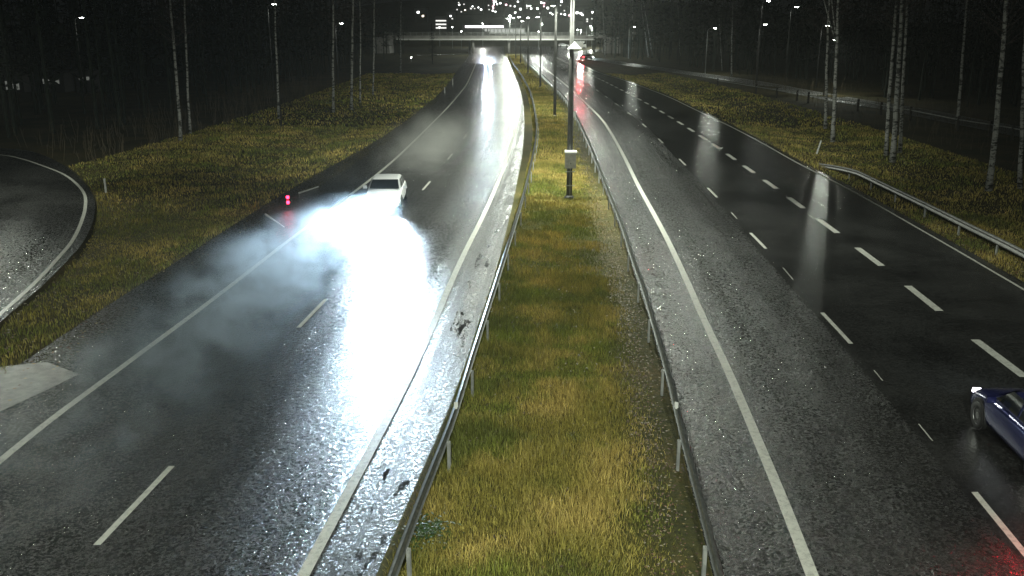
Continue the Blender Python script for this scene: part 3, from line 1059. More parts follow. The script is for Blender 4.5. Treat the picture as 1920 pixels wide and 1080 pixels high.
# ------------------------------------------------------------------ vehicles
def car(label, paint, loc, rz, kind='sedan', lights=None, group=None):
    """front towards -Y in local space, wheels on z=0"""
    root = thing('car', label, 'car', loc, rz, group)
    # stations: y, floor, belt height, half width
    st = [(-2.25, 0.42, 0.56, 0.62), (-2.18, 0.26, 0.68, 0.78), (-1.85, 0.20, 0.78, 0.87), (-1.3, 0.20, 0.88, 0.89), (-0.85, 0.20, 0.96, 0.90),
          (0.2, 0.20, 0.98, 0.90), (1.3, 0.20, 1.00, 0.90), (1.85, 0.22, 1.00, 0.87), (2.15, 0.30, 0.97, 0.80), (2.22, 0.42, 0.84, 0.70)]
    mb = MB()
    prof = lambda f, b, w: [(-w * .0, f), (-w * .85, f), (-w, f + .12), (-w * 1.01, (f + b) / 2), (-w * .985, b - .14), (-w * .90, b - .02), (-w * .5, b + .025), (0, b + .035),
                            (w * .5, b + .025), (w * .90, b - .02), (w * .985, b - .14), (w * 1.01, (f + b) / 2), (w, f + .12), (w * .85, f)]
    n = 14
    for (y, f, b, w) in st:
        mb.v += [(px, y, pz) for px, pz in prof(f, b, w)]
    for i in range(len(st) - 1):
        for k in range(n):
            a, b_ = i * n + k, i * n + (k + 1) % n
            mb.f.append((a, a + n, b_ + n, b_))
    mb.f.append(tuple(range(n)))
    mb.f.append(tuple((len(st) - 1) * n + k for k in range(n))[::-1])
    bo = mb.build('body', paint, root, smooth=True)
    sub = bo.modifiers.new('sub', 'SUBSURF'); sub.levels = 1; sub.render_levels = 2
    # cabin
    rear_top, rear_base = (1.05, 1.62) if kind == 'sedan' else (1.85, 2.15)
    cs = [(-0.98, 0.94, 0.80, 0.93), (-0.30, 0.96, 0.815, 1.36), (-0.05, 0.97, 0.82, 1.42), (0.6, 0.98, 0.82, 1.45), (rear_top, 0.99, 0.81, 1.40), (rear_base, 0.98, 0.76, 1.00)]
    mb = MB()
    m_ = 9
    for (y, zb, wb_, zt) in cs:
        wt = wb_ - (zt - zb) * 0.32
        mb.v += [(-wb_, y, zb - .02), (-(wb_ * .55 + wt * .45), y, zb + (zt - zb) * .5), (-wt, y, zt - .05 * (zt > 1.1)), (-wt * .86, y, zt), (0, y, zt + .015), (wt * .86, y, zt),
                 (wt, y, zt - .05 * (zt > 1.1)), (wb_ * .55 + wt * .45, y, zb + (zt - zb) * .5), (wb_, y, zb - .02)]
    for i in range(len(cs) - 1):
        for k in range(m_ - 1):
            a = i * m_ + k
            mb.f.append((a, a + m_, a + m_ + 1, a + 1))
    mb.build('roof', paint, root, smooth=False)

    def pane(name, vs, parent=root):
        g = MB()
        g.add(vs, [tuple(range(len(vs)))])
        return g.build(name, M['glass_dark'], parent)
    e = 0.012
    pane('windscreen', [(-.74, -.965 - e, .985), (.74, -.965 - e, .985), (.64, -.36 - e, 1.352), (-.64, -.36 - e, 1.352)])
    pane('rear_window', [(.64, rear_base + e, 1.03), (-.64, rear_base + e, 1.03), (-.58, rear_top + .06 + e, 1.37), (.58, rear_top + .06 + e, 1.37)])
    for s_ in (-1, 1):
        for (ya, yb, yc, yd) in ((-.78, .22, .22, -.28), (.30, rear_top + .25, rear_top - .05, .30)):
            w0, w1 = .815, .70
            pane('side_window', [(s_ * (w0 + e), ya, 1.0), (s_ * (w0 + e), yb, 1.0), (s_ * (w1 + e), yc, 1.355), (s_ * (w1 + e), yd, 1.355)][::s_])
        mi = MB(); mi.box((s_ * 1.0, -.66, 1.02), (.20, .12, .14), taper=.85); mi.build('side_mirror', paint, root)
        hl = MB(); dim = not lights or lights.get('head', 0) < 1000
        hl.box((s_ * .66, -2.10 - .05 * (not dim), .64), (.20, .16, .09) if dim else (.32, .20, .13), taper=.85)
        h = hl.build('headlight', M['head_lens' if lights.get('head', 0) > 1000 else 'head_dim'] if lights else M['reflector'], root)
        tl = MB(); tl.box((s_ * .66, 2.15, .80), (.26, .12, .17)); tl.build('tail_light', M['tail_lens'] if lights and lights.get('tail') else M['tail_off'], root)
        for y in (-1.38, 1.32):
            tw = MB(); tw.lathe([(0.20, -.09), (0.30, -.10), (0.325, -.06), (0.325, .06), (0.30, .10), (0.20, .09)], (0, 0, 0), 22, 'x')
            w_ = tw.build('wheel', M['rubber'], root, smooth=True); w_.location = (s_ * .83, y, .325)
            rm = MB(); rm.lathe([(0.001, .075 * s_), (0.06, .08 * s_), (0.19, .05 * s_), (0.205, .085 * s_), (0.205, -.08 * s_)], (0, 0, 0), 16, 'x'); rm.build('rim', M['rim'], w_)
            ar = MB(); ar.lathe([(0.001, 0.0), (0.37, 0.0), (0.385, -.04 * s_)], (s_ * .905, y, .36), 20, 'x'); ar.build('wheel_arch', M['black'], root)
    gr_ = MB(); gr_.box((0, -2.235, .46), (.9, .06, .16)); gr_.build('grille', M['black'], root)
    lp = MB(); lp.box((0, -2.275, .44), (.46, .015, .11)); lp.build('number_plate', M['plate'], root)
    lp = MB(); lp.box((0, 2.245, .66), (.46, .03, .11)); lp.build('number_plate', M['plate'], root)
    if lights:
        for s_ in (-1, 1):
            if lights.get('head'):
                ld = bpy.data.lights.new('headlight_beam', 'SPOT'); ld.energy = lights['head']; ld.color = (0.64, 0.84, 1.0)
                ld.spot_size = R(lights.get('size', 72)); ld.spot_blend = 1.0; ld.shadow_soft_size = 0.12
                lo = bpy.data.objects.new('headlight_beam', ld); COL.objects.link(lo); lo.parent = root
                lo.location = (s_ * .62, -2.36, .68); lo.rotation_euler = (R(90 - lights.get('down', 0.5)), 0, math.pi - lights.get('kerb', 0.05))
            if lights.get('tail'):
                ld = bpy.data.lights.new('tail_beam', 'SPOT'); ld.energy = lights['tail']; ld.color = (1.0, 0.03, 0.05)
                ld.spot_size = R(160); ld.spot_blend = 0.8; ld.shadow_soft_size = 0.1
                lo = bpy.data.objects.new('tail_beam', ld); COL.objects.link(lo); lo.parent = root
                lo.location = (s_ * .66, 2.30, .80); lo.rotation_euler = (R(75), 0, 0)
    return root


# oncoming white car in the left carriageway
CY = 46.1
cx = (float(L_edge.x(CY)) * 0.48 + float(L_dash.x(CY)) * 0.52) + 0.62
hd = L_dash.heading(CY)
wcar = car('white car with blazing headlights driving through spray toward the camera', M['car_white'], (cx, CY, 0.037), -hd + R(5), 'sedan', {'head': HEAD_W})
# second oncoming car far back
fy = 232.0
fx = float(L_dash.x(fy)) * 0.5 + float(L_edge.x(fy)) * 0.5 + 1.2
car('distant oncoming car hidden in its own headlight glare near the bridge', M['car_silver'], (fx, fy, 0.037), -L_dash.heading(fy), 'wagon', {'head': 6000, 'tail': 20, 'size': 80, 'down': 13})
# blue car leaving the frame at the lower right
by_ = 17.6
bx_ = (float(R_dash.x(by_)) * 0.47 + float(R_thick.x(by_)) * 0.53)
car('dark blue car passing at the lower right edge', M['car_blue'], (bx_, by_, 0.037), math.pi - R_dash.heading(by_), 'wagon', {'head': 60, 'tail': 120})
# far car with red tail lights on the right
p = G(1099, 112)
car('distant car with glowing red tail lights on the side road', M['car_silver'], (p.x, p.y, 0.03), math.pi - R(40), 'sedan', {'head': 3000, 'tail': 700})
# pale vehicles standing beyond the bridge
p = Vector((38, 352, 0.03))
car('pale estate car beyond the bridge on the right', M['car_white'], tuple(G(1057, 88) + Vector((0, 0, 0.03))), R(80), 'wagon')


def van(label, loc, rz):
    root = thing('delivery_van', label, 'van', loc, rz)
    mb = MB(); mb.box((0, 0.6, 1.55), (2.0, 4.0, 2.3)); mb.box((0, -1.9, 1.0), (1.95, 1.0, 1.2), taper=.9); mb.build('body', M['white_paint'], root)
    mb = MB(); mb.box((0, -1.45, 1.9), (1.8, 0.12, 0.7)); mb.build('windscreen', M['glass_dark'], root)
    for s_ in (-1, 1):
        for y in (-1.6, 1.8):
            tw = MB(); tw.lathe([(0.15, -.1), (0.34, -.1), (0.34, .1), (0.15, .1)], (0, 0, 0), 16, 'x'); w_ = tw.build('wheel', M['rubber'], root); w_.location = (s_ * .9, y, .34)
    return root


van('white box van standing beyond the bridge on the right', tuple(G(1088, 91) + Vector((0, 0, 0.03))), R(75))

# ------------------------------------------------------------------ bridge and things behind it
BY = 312.0
br_root = thing('road_bridge', 'pale concrete road bridge crossing the motorway', 'bridge', (-4, BY, 0))
mb = MB(); mb.box((-1.5, 6, 5.15), (74, 11, 1.0)); mb.build('deck', M['concrete'], br_root)
mb = MB(); mb.box((-1.5, 0.3, 4.45), (66, 0.9, 0.45)); mb.build('edge_beam', M['white_paint'], br_root)
mb = MB()
for k in range(37):
    mb.box((-37.5 + 2 * k, 0.6, 6.15), (0.08, 0.08, 1.05))
for zz in (5.95, 6.3, 6.68):
    mb.box((-1.5, 0.6, zz), (73, 0.06, 0.06))
mb.build('railing', M['galv_post'], br_root)
for (ox, oy) in ((-9.0, 2.5), (-10.3, 9.0), (3.0, 2.5), (3.2, 9.0)):
    mb = MB(); mb.tube([(ox, oy, 0), (ox, oy, 4.7)], 0.42, 14); mb.build('pillar', M['concrete'], br_root, smooth=True)
mb = MB(); mb.box((-39, 6, 2.5), (5, 12, 5.2), taper=0.9); mb.build('abutment', M['concrete'], br_root)
mb = MB(); mb.box((37.5, 6, 2.5), (5, 12, 5.2), taper=0.9); mb.build('abutment', M['concrete'], br_root)

# retaining slope behind, keeps the view under the deck closed
mb = MB()
mb.add([(-260, 430, -0.5), (260, 430, -0.5), (260, 452, 5.6), (-260, 452, 5.6), (260, 520, 6.0), (-260, 520, 6.0)], [(0, 1, 2, 3), (3, 2, 4, 5)])
tag(mb.build('embankment', M['ground']), 'grassy embankment beyond the bridge', kind='structure')

# lit hall above the bridge
HY = 460.0
hall = thing('lit_hall', 'long low hall with a glowing white band above the bridge', 'building')
a, b = A(866, 62, HY), A(966, 50, HY)
hall.location = ((a.x + b.x) / 2, HY, 5.8)
wl = b.x - a.x
mb = MB(); mb.box((0, 5, 1.6), (wl, 10, 3.2)); mb.build('wall', M['wall_far'], hall)
mb = MB(); mb.box((-2, -0.05, 2.55), (wl * 0.72, 0.2, 1.0)); mb.build('light_band', M['hall_band'], hall)
mb = MB(); mb.box((0, 5, 3.35), (wl + 1, 11, 0.3)); mb.build('roof', M['roof'], hall)
for k in range(9):
    mb = MB(); mb.box((wl * (-0.05 + 0.11 * k * 0.55), -0.12, 1.0), (1.15, 0.1, 1.3)); mb.build('window', M['hall_glass'], hall)
hall2 = thing('glazed_annex', 'low glazed annex with a row of pale windows right of the lit hall', 'building')
a, b = A(918, 62, HY - 12), A(985, 53, HY - 12)
hall2.location = ((a.x + b.x) / 2, HY - 12, 5.2)
wl = b.x - a.x
mb = MB(); mb.box((0, 4, 1.3), (wl, 8, 2.6)); mb.build('wall', M['white_paint'], hall2)
for k in range(9):
    mb = MB(); mb.box((-wl / 2 + 1.2 + k * (wl - 2.4) / 8, -0.05, 1.3), (1.35, 0.1, 1.5)); mb.build('window', M['hall_glass'], hall2)
sm = thing('office_building', 'dim office block with bright floor bands left of the lit hall', 'building')
a, b = A(816, 60, 500), A(838, 36, 500)
sm.location = ((a.x + b.x) / 2, 500, 5)
mb = MB(); mb.box((0, 5, 4), (b.x - a.x, 10, 9)); mb.build('wall', M['wall_far'], sm)
for k in range(3):
    mb = MB(); mb.box((0, -0.1, 2.7 + 1.8 * k), (b.x - a.x - 0.8, 0.1, 0.7)); mb.build('window', M['win_dim'], sm)

# hill with the town on it
mb = MB()
hx = np.linspace(-420, 420, 70)
for j, (Y, hh) in enumerate(((520, 5.5), (620, 12), (760, 26), (900, 34), (1100, 38))):
    for x in hx:
        e = math.exp(-((x - 25) / 210) ** 4)
        mb.v.append((x, Y, 4 + (hh - 4) * (0.25 + 0.75 * e) + 1.5 * mnoise.noise(Vector((x * 0.03, Y * 0.02, 3))) * (j > 0)))
for j in range(4):
    for i in range(69):
        a = j * 70 + i
        mb.f.append((a, a + 1, a + 71, a + 70))
tag(mb.build('hill', M['ground'], smooth=True), 'dark hill carrying the town beyond the bridge', kind='structure')


def block(label, px0, px1, pytop, pybase, Y, wins, name='apartment_block', wsize=0.85):
    a, b = A(px0, pybase, Y), A(px1, pytop, Y)
    root = thing(name, label, 'building', ((a.x + b.x) / 2, Y, a.z), 0, 'town buildings on the hill')
    W, H = b.x - a.x, b.z - a.z
    mb = MB(); mb.box((0, 6, H / 2 - 6), (W, 12, H + 12)); mb.build('wall', M['wall_far'], root)
    mb = MB(); mb.box((0, 6, H + 0.25), (W + 0.8, 12.8, 0.5)); mb.build('roof', M['roof'], root)
    for w in wins:
        p = A(w[0], w[1], Y)
        k = w[2] if len(w) > 2 else 'white'
        s_ = wsize * (w[3] if len(w) > 3 else 1.0)
        mb = MB(); mb.box((p.x - root.location.x, -0.08, p.z - root.location.z), (s_, 0.16, s_ * 0.85)); mb.build('window', M['win_' + k], root)
    return root


block('tower with pink and white windows stacked over the bridge', 914, 943, -8, 40, 640,
      [(926, 1, 'pink', 1.3), (930, 3, 'white'), (926, 5, 'white'), (926, 9, 'pink'), (932, 8, 'white'), (924, 12, 'pink'), (925, 15, 'pink'), (924, 20, 'white', 1.2), (929, 22, 'white'), (916, 10, 'dim'), (917, 18, 'dim'), (938, 6, 'white', 1.3)])
block('wide block with scattered lit windows left of the tall tower', 850, 906, 0, 40, 660,
      [(861, 9, 'white', 1.2), (870, 8, 'dim'), (860, 5, 'dim'), (886, 12), (883, 16, 'dim', 1.4), (890, 16, 'dim'), (897, 14), (902, 18, 'white', 1.4), (872, 19, 'warm'), (857, 18, 'dim'), (865, 22, 'dim')])
block('small house with two lights at the left end of the hill', 778, 800, 15, 45, 600, [(784, 23, 'white', 1.6), (793, 30, 'warm', 1.3)], 'town_house')
block('low house with one window above the bridge on the left', 838, 852, 22, 48, 600, [(845, 30, 'white', 1.3), (848, 35, 'dim')], 'town_house')
block('block with a line of windows above the first far lamps', 946, 978, 2, 32, 640, [(949, 9, 'pink', 1.3), (957, 11, 'dim', 1.4), (965, 12, 'white'), (971, 3, 'white', 1.2), (976, 17, 'white', 1.6)])
block('block between the fourth and third median poles with reddish lights', 984, 1024, -4, 34, 650, [(996, 16, 'white', 1.3), (988, 15, 'dim'), (1008, 16, 'white', 1.5), (1015, 5, 'white', 1.4), (1020, 6, 'pink', 1.4), (1020, 12, 'pink'), (1013, 25, 'dim')])
block('block with many small lights behind the second median pole', 1026, 1064, -2, 36, 640, [(1027, 15, 'white', 1.6), (1032, 24), (1036, 27), (1045, 24, 'dim'), (1053, 3, 'white', 1.5), (1051, 10, 'dim'), (1059, 27, 'white', 1.4), (1052, 26), (1058, 20, 'dim')])
block('block with a row of bright windows right of the nearest pole', 1066, 1104, 12, 40, 620, [(1070, 28, 'white', 1.4), (1067, 29, 'pink'), (1082, 24, 'white', 1.8), (1089, 25, 'white', 1.5), (1092, 28, 'white', 1.3), (1097, 26, 'white', 1.5), (1101, 21, 'white', 1.6)])
block('narrow dim house at the right end of the town', 1096, 1114, 18, 50, 590, [(1111, 23, 'white', 1.3), (1110, 35, 'dim'), (1101, 36, 'dim', 1.2), (1101, 40, 'dim', 1.2)], 'town_house')

# far street lamps about the bridge, each a small post with a glowing head
FL = [(956, 30, 296, 'brightest far lamp, left of the median poles'), (952, 35, 345, 'lamp just left below the brightest far lamp'), (966, 24, 350, 'lamp right above the brightest far lamp'),
      (1015, 45, 302, 'far lamp right behind the third median pole'), (905, 44, 400, 'far lamp standing above the lit hall'), (848, 51, 380, 'far lamp between office block and lit hall'),
      (865, 59, 370, 'low far lamp at the left end of the lit hall'), (1070, 52, 360, 'far lamp left of the nearest pole beyond the bridge'), (1083, 56, 380, 'first of two low lamps right of the nearest pole'),
      (1089, 56, 400, 'second of two low lamps right of the nearest pole'), (1110, 52, 380, 'far lamp at the right end of the bridge'), (1010, 59, 410, 'low pair of lights left of the third pole'),
      (824, 51, 420, 'faint far lamp left of the office block'), (771, 108, 240, 'low light at the wood edge left of the small spruce')]
proto = None
for k, (lx, ly, Y, lb) in enumerate(FL):
    p = A(lx, ly, Y)
    gz_ = 0 if Y < 430 else 6
    root = thing('far_lamp', lb, 'street lamp', (p.x, p.y, 0), 0, 'far street lamps near the bridge')
    mb = MB(); mb.tube([(0, 0, 0), (0, 0, p.z)], [0.09, 0.06], 6); mb.build('pole', M['galv_post'], root)
    mb = MB(); r_ = 0.32 if k in (0, 3) else 0.2
    if k == 13:
        r_ = 0.14
    mb.lathe([(0.001, -r_), (r_ * .75, -r_ * .6), (r_, 0), (r_ * .6, r_ * .5), (0.001, r_ * .6)], (0, 0, p.z), 10); mb.build('lamp_head', M['lamp_far'], root, smooth=True)
    if k in (0, 3, 4, 7, 9, 10):
        ld = bpy.data.lights.new('far_light', 'POINT'); ld.energy = 7000 if k else 14000; ld.color = (0.93, 1.0, 0.88); ld.shadow_soft_size = 0.4
        lo = bpy.data.objects.new('far_light', ld); COL.objects.link(lo); lo.parent = root; lo.location = (0, -0.2, p.z - 0.7)

# ------------------------------------------------------------------ trees
def birch(base, top_px, label, r0=0.15, H=19.0, fork=None, seed=0, crown=True):
    """base and the pixel its trunk crosses the top edge at give lean; crown of bare twigs"""
    rnd = random.Random(seed)
    root = thing('birch_tree', label, 'birch', base, 0, 'birches along the motorway')
    Y = base.y
    t = A(top_px[0], top_px[1], Y)
    slope = (t.x - base.x) / max(1.0, t.z)
    pts, rad = [], []
    n = 16
    for i in range(n + 1):
        f = i / n
        z = H * f
        w = 0.10 * math.sin(f * 7 + seed) * f + rnd.uniform(-.03, .03)
        pts.append((slope * z + w, 0.15 * math.sin(f * 5 + seed * 2), z - 0.05))
        rad.append(r0 * (1.25 if i == 0 else 1) * (1 - 0.85 * f ** 0.9) + 0.006)
    mb = MB(); mb.tube(pts, rad, 9)
    if fork:
        for (zf, dx) in fork:
            i = int(zf / H * n)
            p0 = Vector(pts[i])
            mb.tube([p0, p0 + Vector((dx * 0.35, 0.1, 1.6)), p0 + Vector((dx, 0.2, 5.0))], [rad[i] * .6, rad[i] * .45, 0.02], 7)
    mb.build('trunk', M['birch'], root, smooth=True)
    if crown:
        cb = MB()
        for k in range(70):
            f = rnd.uniform(0.38, 1.0)
            i = min(n - 1, int(f * n))
            p0 = Vector(pts[i]).lerp(Vector(pts[i + 1]), f * n - i)
            a = rnd.random() * 6.28
            L = (1.05 - f) * 3.6 + 0.5
            d = Vector((math.cos(a), math.sin(a), rnd.uniform(.5, 1.0)))
            p1 = p0 + d * L * 0.5
            p2 = p1 + Vector((math.cos(a), math.sin(a), 0.1)) * L * 0.4
            cb.tube([p0, p1, p2], [0.022, 0.013, 0.005], 4, False)
            for q in range(5):
                s0 = p0.lerp(p2, rnd.uniform(.35, 1))
                cb.tube([s0, s0 + Vector((rnd.uniform(-.6, .6), rnd.uniform(-.6, .6), rnd.uniform(-.9, .3)))], [0.008, 0.003], 3, False)
        cb.build('crown', M['twig'], root)
    return root


TR = [((338, 265), (322, 0), 0.14, 'birch trunk nearest the ramp on the left'), ((357, 250), (346, 0), 0.11, 'slimmer birch just behind the one nearest the ramp'),
      ((523, 222), (514, 0), 0.12, 'lone birch midway between the left pairs'), ((625, 211), (624, 0), 0.15, 'left trunk of the pair of pale birches'),
      ((659, 205), (661, 0), 0.16, 'right trunk of the pair of pale birches, boldly speckled'), ((675, 192), (675, 60), 0.11, 'slim birch just right of the pale pair'),
      ((699, 178), (702, 40), 0.12, 'slim birch second to the right of the pale pair'), ((751, 136), (752, 20), 0.14, 'birch at the far end of the left verge'),
      ((1547, 240), (1556, 0), 0.15, 'dim birch behind the forked birch'),
      ((1663, 290), (1680, 0), 0.14, 'left trunk of the right birch clump'), ((1674, 302), (1689, 0), 0.19, 'thickest white trunk of the right birch clump'), ((1686, 285), (1699, 60), 0.13, 'right trunk of the right birch clump'),
      ((1796, 238), (1808, 80), 0.15, 'dim birch beyond the dark railing'), ((1855, 356), (1886, 10), 0.17, 'thick speckled birch leaning right at the right edge'),
      ((1909, 352), (1925, 60), 0.12, 'birch cut by the right edge of the frame'), ((1372, 143), (1373, 40), 0.16, 'pale birch right of the bright side road lamp'),
      ((1354, 132), (1349, 50), 0.10, 'crooked thin birch beside the bright lamp'), ((1224, 107), (1206, 0), 0.22, 'leaning pale trunk in the far right woods'),
      ((1216, 108), (1204, 20), 0.18, 'fainter trunk left of the leaning pale one'), ((1134, 106), (1132, 50), 0.20, 'short pale trunk at the far right wood edge'),
      ((1186, 96), (1186, 30), 0.16, 'thin trunk right behind the short armed lamp'), ((1275, 104), (1272, 40), 0.16, 'faint trunk left of the bright lamp')]
for k, (b_, t_, r_, lb) in enumerate(TR):
    birch(G(*b_), t_, lb, r_, 19 + (k * 37 % 5), seed=k + 1, crown=(k < 17))
birch(G(1562, 265), (1573, 0), 'forked white birch on the right verge', 0.165, 20, fork=[(8.3, -1.0), (8.0, -1.9)], seed=88)


def spruce(base, H, label, seed=0, wid=0.22):
    rnd = random.Random(seed)
    root = thing('spruce_tree', label, 'spruce', base, 0, 'young conifers on the verges')
    mb = MB(); mb.tube([(0, 0, -.1), (0, 0, H)], [0.05 + H * 0.012, 0.015], 7); mb.build('trunk', M['bark_dark'], root)
    cb = MB()
    for k in range(int(150)):
        f = rnd.uniform(0.16, 0.99)
        a = rnd.random() * 6.28
        L = H * wid * (1.05 - f) * rnd.uniform(.6, 1.1)
        z = H * f
        p1 = Vector((math.cos(a) * L, math.sin(a) * L, z - L * 0.28))
        cb.tube([(0, 0, z), p1], [0.012, 0.004], 3, False)
        for q in range(14):
            t = rnd.uniform(.2, 1)
            c = Vector((0, 0, z)).lerp(p1, t)
            d = Vector((rnd.uniform(-1, 1), rnd.uniform(-1, 1), rnd.uniform(-.7, .2))) * 0.05 * H * .5
            e = Vector((-d.y, d.x, 0)) * 0.25
            cb.add([c - e, c + e, c + d], [(0, 1, 2)])
    cb.build('crown', M['needles'], root)
    return root


spruce(G(811, 119), 9.5, 'small dark conifer silhouetted left of the bridge', 3)
spruce(G(528, 238), 2.6, 'low young conifer beneath the lone left birch', 4)
spruce(G(1100, 60 + 70), 0.9, 'tiny conifer on the right verge', 5)

# brushwood at the forest edges: stems nobody could count
def brush(name, x, y, h, label):
    mb = MB()
    for X, Y_, h_ in zip(x, y, h):
        a = random.random() * 6.28
        mb.tube([(X, Y_, -0.2), (X + 0.25 * h_ * math.cos(a), Y_ + 0.2 * h_ * math.sin(a), h_)], [0.014, 0.004], 3, False)
        for q in range(3):
            f = random.uniform(.3, .9)
            p0 = Vector((X + 0.25 * h_ * math.cos(a) * f, Y_, h_ * f))
            mb.tube([p0, p0 + Vector((random.uniform(-.3, .3), random.uniform(-.3, .3), random.uniform(.1, .5)))], [0.008, 0.003], 3, False)
    return tag(mb.build(name, M['stem']), label, kind='stuff')


x, y = scatter(0.55, 45, 150, lambda q: L_edge_asph.x(q) - 26, lambda q: L_edge_asph.x(q) - 11.5)
k = outside_ramp(x, y)
brush('brushwood', x[k], y[k], rng.uniform(0.6, 2.2, k.sum()), 'thin bare saplings under the left birches')
x, y = scatter(0.4, 55, 150, lambda q: R_outer.x(q) + 12.5, lambda q: R_outer.x(q) + 26)
brush('brushwood', x, y, rng.uniform(0.6, 2.4, len(x)), 'thin bare saplings under the right birches')


def far_wood(name, regions, label):
    """dark trunks and ragged crowns, one mass"""
    mb = MB()
    for (x, y, H) in regions:
        r = random.uniform(.08, .2)
        dx = random.uniform(-.6, .6)
        mb.tube([(x, y, -0.3), (x + dx * .4, y, H * .5), (x + dx, y, H)], [r, r * .7, 0.03], 5, False)
        for q in range(60):
            f = random.uniform(.2, 1)
            L = (1.1 - f) * H * 0.17 + .3
            a = random.random() * 6.28
            c = Vector((x + dx * f + math.cos(a) * L * random.random(), y + math.sin(a) * L * random.random(), H * f))
            d = Vector((random.uniform(-1, 1), random.uniform(-1, 1), random.uniform(-.6, .6))) * random.uniform(.3, .9)
            e = Vector((-d.y, d.x, random.uniform(-.5, .5))) * 0.35
            mb.add([c - d, c + e, c + d, c - e], [(0, 1, 2, 3)])
    return tag(mb.build(name, M['needles']), label, kind='stuff')


reg = []
for _ in range(420):
    y = random.uniform(62, 235)
    xe = float(L_edge_asph.x(y)) - random.uniform(24, 75)
    reg.append((xe, y, random.uniform(13, 22)))
for _ in range(90):
    reg.append((random.uniform(-95, -35), random.uniform(235, 330), random.uniform(9, 14)))
far_wood('far_wood', reg, 'dark wood behind the left birches')
reg = []
for _ in range(480):
    y = random.uniform(75, 330)
    t = min(side_c, key=lambda p: abs(p.y - y))
    reg.append((t.x + random.uniform(7, 75), y, random.uniform(13, 22)))
for _ in range(70):
    y = random.uniform(58, 95)
    reg.append((float(R_outer.x(y)) + random.uniform(58, 90), y, random.uniform(13, 20)))
far_wood('far_wood', reg, 'dark wood behind the right side road')

# small far buildings glimpsed through the left wood
for (x0, x1, y0, y1, k, lb) in ((8, 36, 150, 170, 'dim', 'faintly lit shed at the far left edge'), (78, 112, 147, 158, 'dim', 'pale wall glimpsed through the left wood'), (148, 168, 143, 151, 'dim', 'small dim gable deep in the left wood')):
    Yb = 128.0
    a, b = A(x0, y1, Yb), A(x1, y0, Yb)
    root = thing('roadside_shed', lb, 'building', ((a.x + b.x) / 2, Yb, 0), 0.0, 'sheds in the left wood')
    W = b.x - a.x
    mb = MB(); mb.box((0, 1.5, b.z / 2 + .3), (W + 1, 3, b.z + .6)); mb.build('wall', M['roof'], root)
    mb = MB(); mb.box((0, 1.5, b.z + .75), (W + 1.6, 3.6, .3)); mb.build('roof', M['roof'], root)
    for j in range(3):
        mb = MB(); mb.box((W * (-.33 + .33 * j), -0.05, (a.z + b.z) / 2), (W * .24, .1, (b.z - a.z) * (.8 - .2 * (j == 1)))); mb.build('window', emit('dim_pane', (.9, .95, .85), 0.12 if k == 'dim' else 1.0), root)

# ------------------------------------------------------------------ spray, headlight glow and haze
def volume_box(name, c, size, rz, density, aniso, color, label, shape):
    mb = MB()
    mb.box((0, 0, size[2] / 2), size)
    m = bpy.data.materials.new(name + '_volume')
    m.use_nodes = True
    nt = m.node_tree
    nt.nodes.remove(nt.nodes['Principled BSDF'])
    pv = nt.nodes.new('ShaderNodeVolumePrincipled')
    pv.inputs['Color'].default_value = (*color, 1)
    pv.inputs['Anisotropy'].default_value = aniso
    nt.links.new(pv.outputs[0], nt.nodes['Material Output'].inputs['Volume'])
    tc = nt.nodes.new('ShaderNodeTexCoord')
    sep = nt.nodes.new('ShaderNodeSeparateXYZ')
    nt.links.new(tc.outputs['Object'], sep.inputs[0])
    nt.links.new(MATH(nt, 'MULTIPLY', shape(nt, tc.outputs['Object'], sep.outputs), density), pv.inputs['Density'])
    o = mb.build(name, m)
    o.location = c
    o.rotation_euler = (0, 0, rz)
    return tag(o, label, kind='stuff')


def shape_front(nt, vec, xyz):
    # local y: -13 nearest the camera ... +13 behind the car; dense about the car's nose
    n = NOISE(nt, vec, 0.55, 3, 0.6)
    n = RANGE(nt, n, 0.42, 0.66)
    wob = MATH(nt, 'ADD', xyz[0], MATH(nt, 'MULTIPLY', MATH(nt, 'SUBTRACT', NOISE(nt, vec, 0.25, 2), 0.5), 2.5))
    lat = RANGE(nt, MATH(nt, 'ABSOLUTE', wob), 0.6, 3.1, 1, 0)
    top = RANGE(nt, MATH(nt, 'ADD', xyz[2], MATH(nt, 'MULTIPLY', NOISE(nt, vec, 0.5, 2), 1.0)), 0.5, 2.1, 1, 0)
    near = RANGE(nt, xyz[1], -19.5, 8.0, 0.0, 1.0)
    near = MATH(nt, 'POWER', near, 0.9)
    end = RANGE(nt, xyz[1], 3.5, 16.0, 1, 0)
    nz = MATH(nt, 'ADD', MATH(nt, 'MULTIPLY', n, 0.93), 0.07)
    return MATH(nt, 'MULTIPLY', MATH(nt, 'MULTIPLY', MATH(nt, 'MULTIPLY', lat, top), MATH(nt, 'MULTIPLY', near, end)), nz)


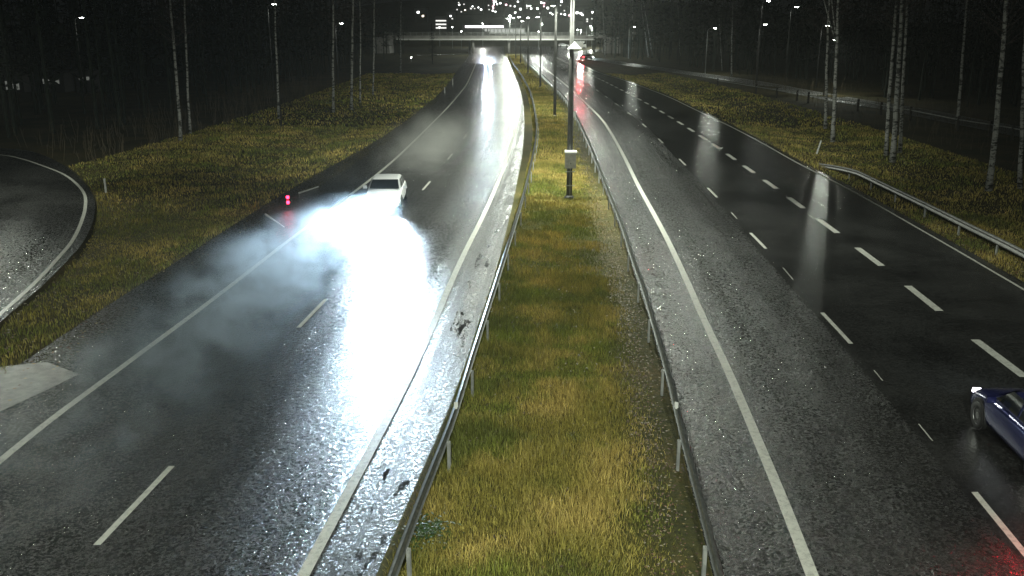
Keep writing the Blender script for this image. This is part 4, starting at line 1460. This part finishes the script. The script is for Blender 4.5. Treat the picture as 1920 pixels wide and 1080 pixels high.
def shape_back(nt, vec, xyz):
    n = RANGE(nt, NOISE(nt, vec, 0.35, 3, 0.6), 0.35, 0.7)
    lat = RANGE(nt, MATH(nt, 'ABSOLUTE', xyz[0]), 0.8, 3.2, 1, 0)
    top = RANGE(nt, xyz[2], 0.5, 2.8, 1, 0)
    e0 = RANGE(nt, MATH(nt, 'ABSOLUTE', xyz[1]), 7, 15, 1, 0)
    return MATH(nt, 'MULTIPLY', MATH(nt, 'MULTIPLY', MATH(nt, 'MULTIPLY', lat, top), e0), n)


def lane_mid(y, off=0.0):
    return Vector((float(L_edge.x(y)) * 0.52 + float(L_dash.x(y)) * 0.48 + off, y, 0.05))


volume_box('headlight_mist', lane_mid(29.0, -0.7), (8.0, 39, 3.4), -L_dash.heading(30), 1.15, 0.62, (0.78, 0.90, 1.0), 'bright spray cloud glowing before the white car', shape_front)  # volume colour carries the blue tint of the headlights
volume_box('spray_trail', lane_mid(67, 0.4), (6.8, 31, 3.2), -L_dash.heading(65), 0.26, 0.0, (0.98, 0.98, 0.94), 'thin pale spray trailing behind the white car', shape_back)

def shape_ball(nt, vec, xyz):
    r = nt.nodes.new('ShaderNodeVectorMath'); r.operation = 'LENGTH'
    nt.links.new(vec, r.inputs[0])
    return MATH(nt, 'MULTIPLY', RANGE(nt, r.outputs['Value'], 0.5, 5.5, 1, 0), RANGE(nt, NOISE(nt, vec, 0.4, 2), 0.2, 0.7))


volume_box('headlight_mist', (fx, fy - 4.5, 0.05), (11, 11, 5.0), 0, 0.35, 0.3, (1.0, 0.94, 0.95), 'round mist added as the headlight glow about the distant oncoming car', shape_ball)  # added mist volume; round falloff and reddish tint stand for the headlight halo
hz = MB(); hz.box((0, 0, 0), (2900, 2600, 84))
hm = bpy.data.materials.new('night_haze'); hm.use_nodes = True
nt = hm.node_tree; nt.nodes.remove(nt.nodes['Principled BSDF'])
pv = nt.nodes.new('ShaderNodeVolumePrincipled')
pv.inputs['Color'].default_value = (0.95, 1.0, 0.97, 1)
pv.inputs['Density'].default_value = 0.00022
pv.inputs['Anisotropy'].default_value = 0.45
nt.links.new(pv.outputs[0], nt.nodes['Material Output'].inputs['Volume'])
ho = hz.build('haze', hm); ho.location = (0, 1200, 40)
tag(ho, 'thin wet night haze', kind='stuff')
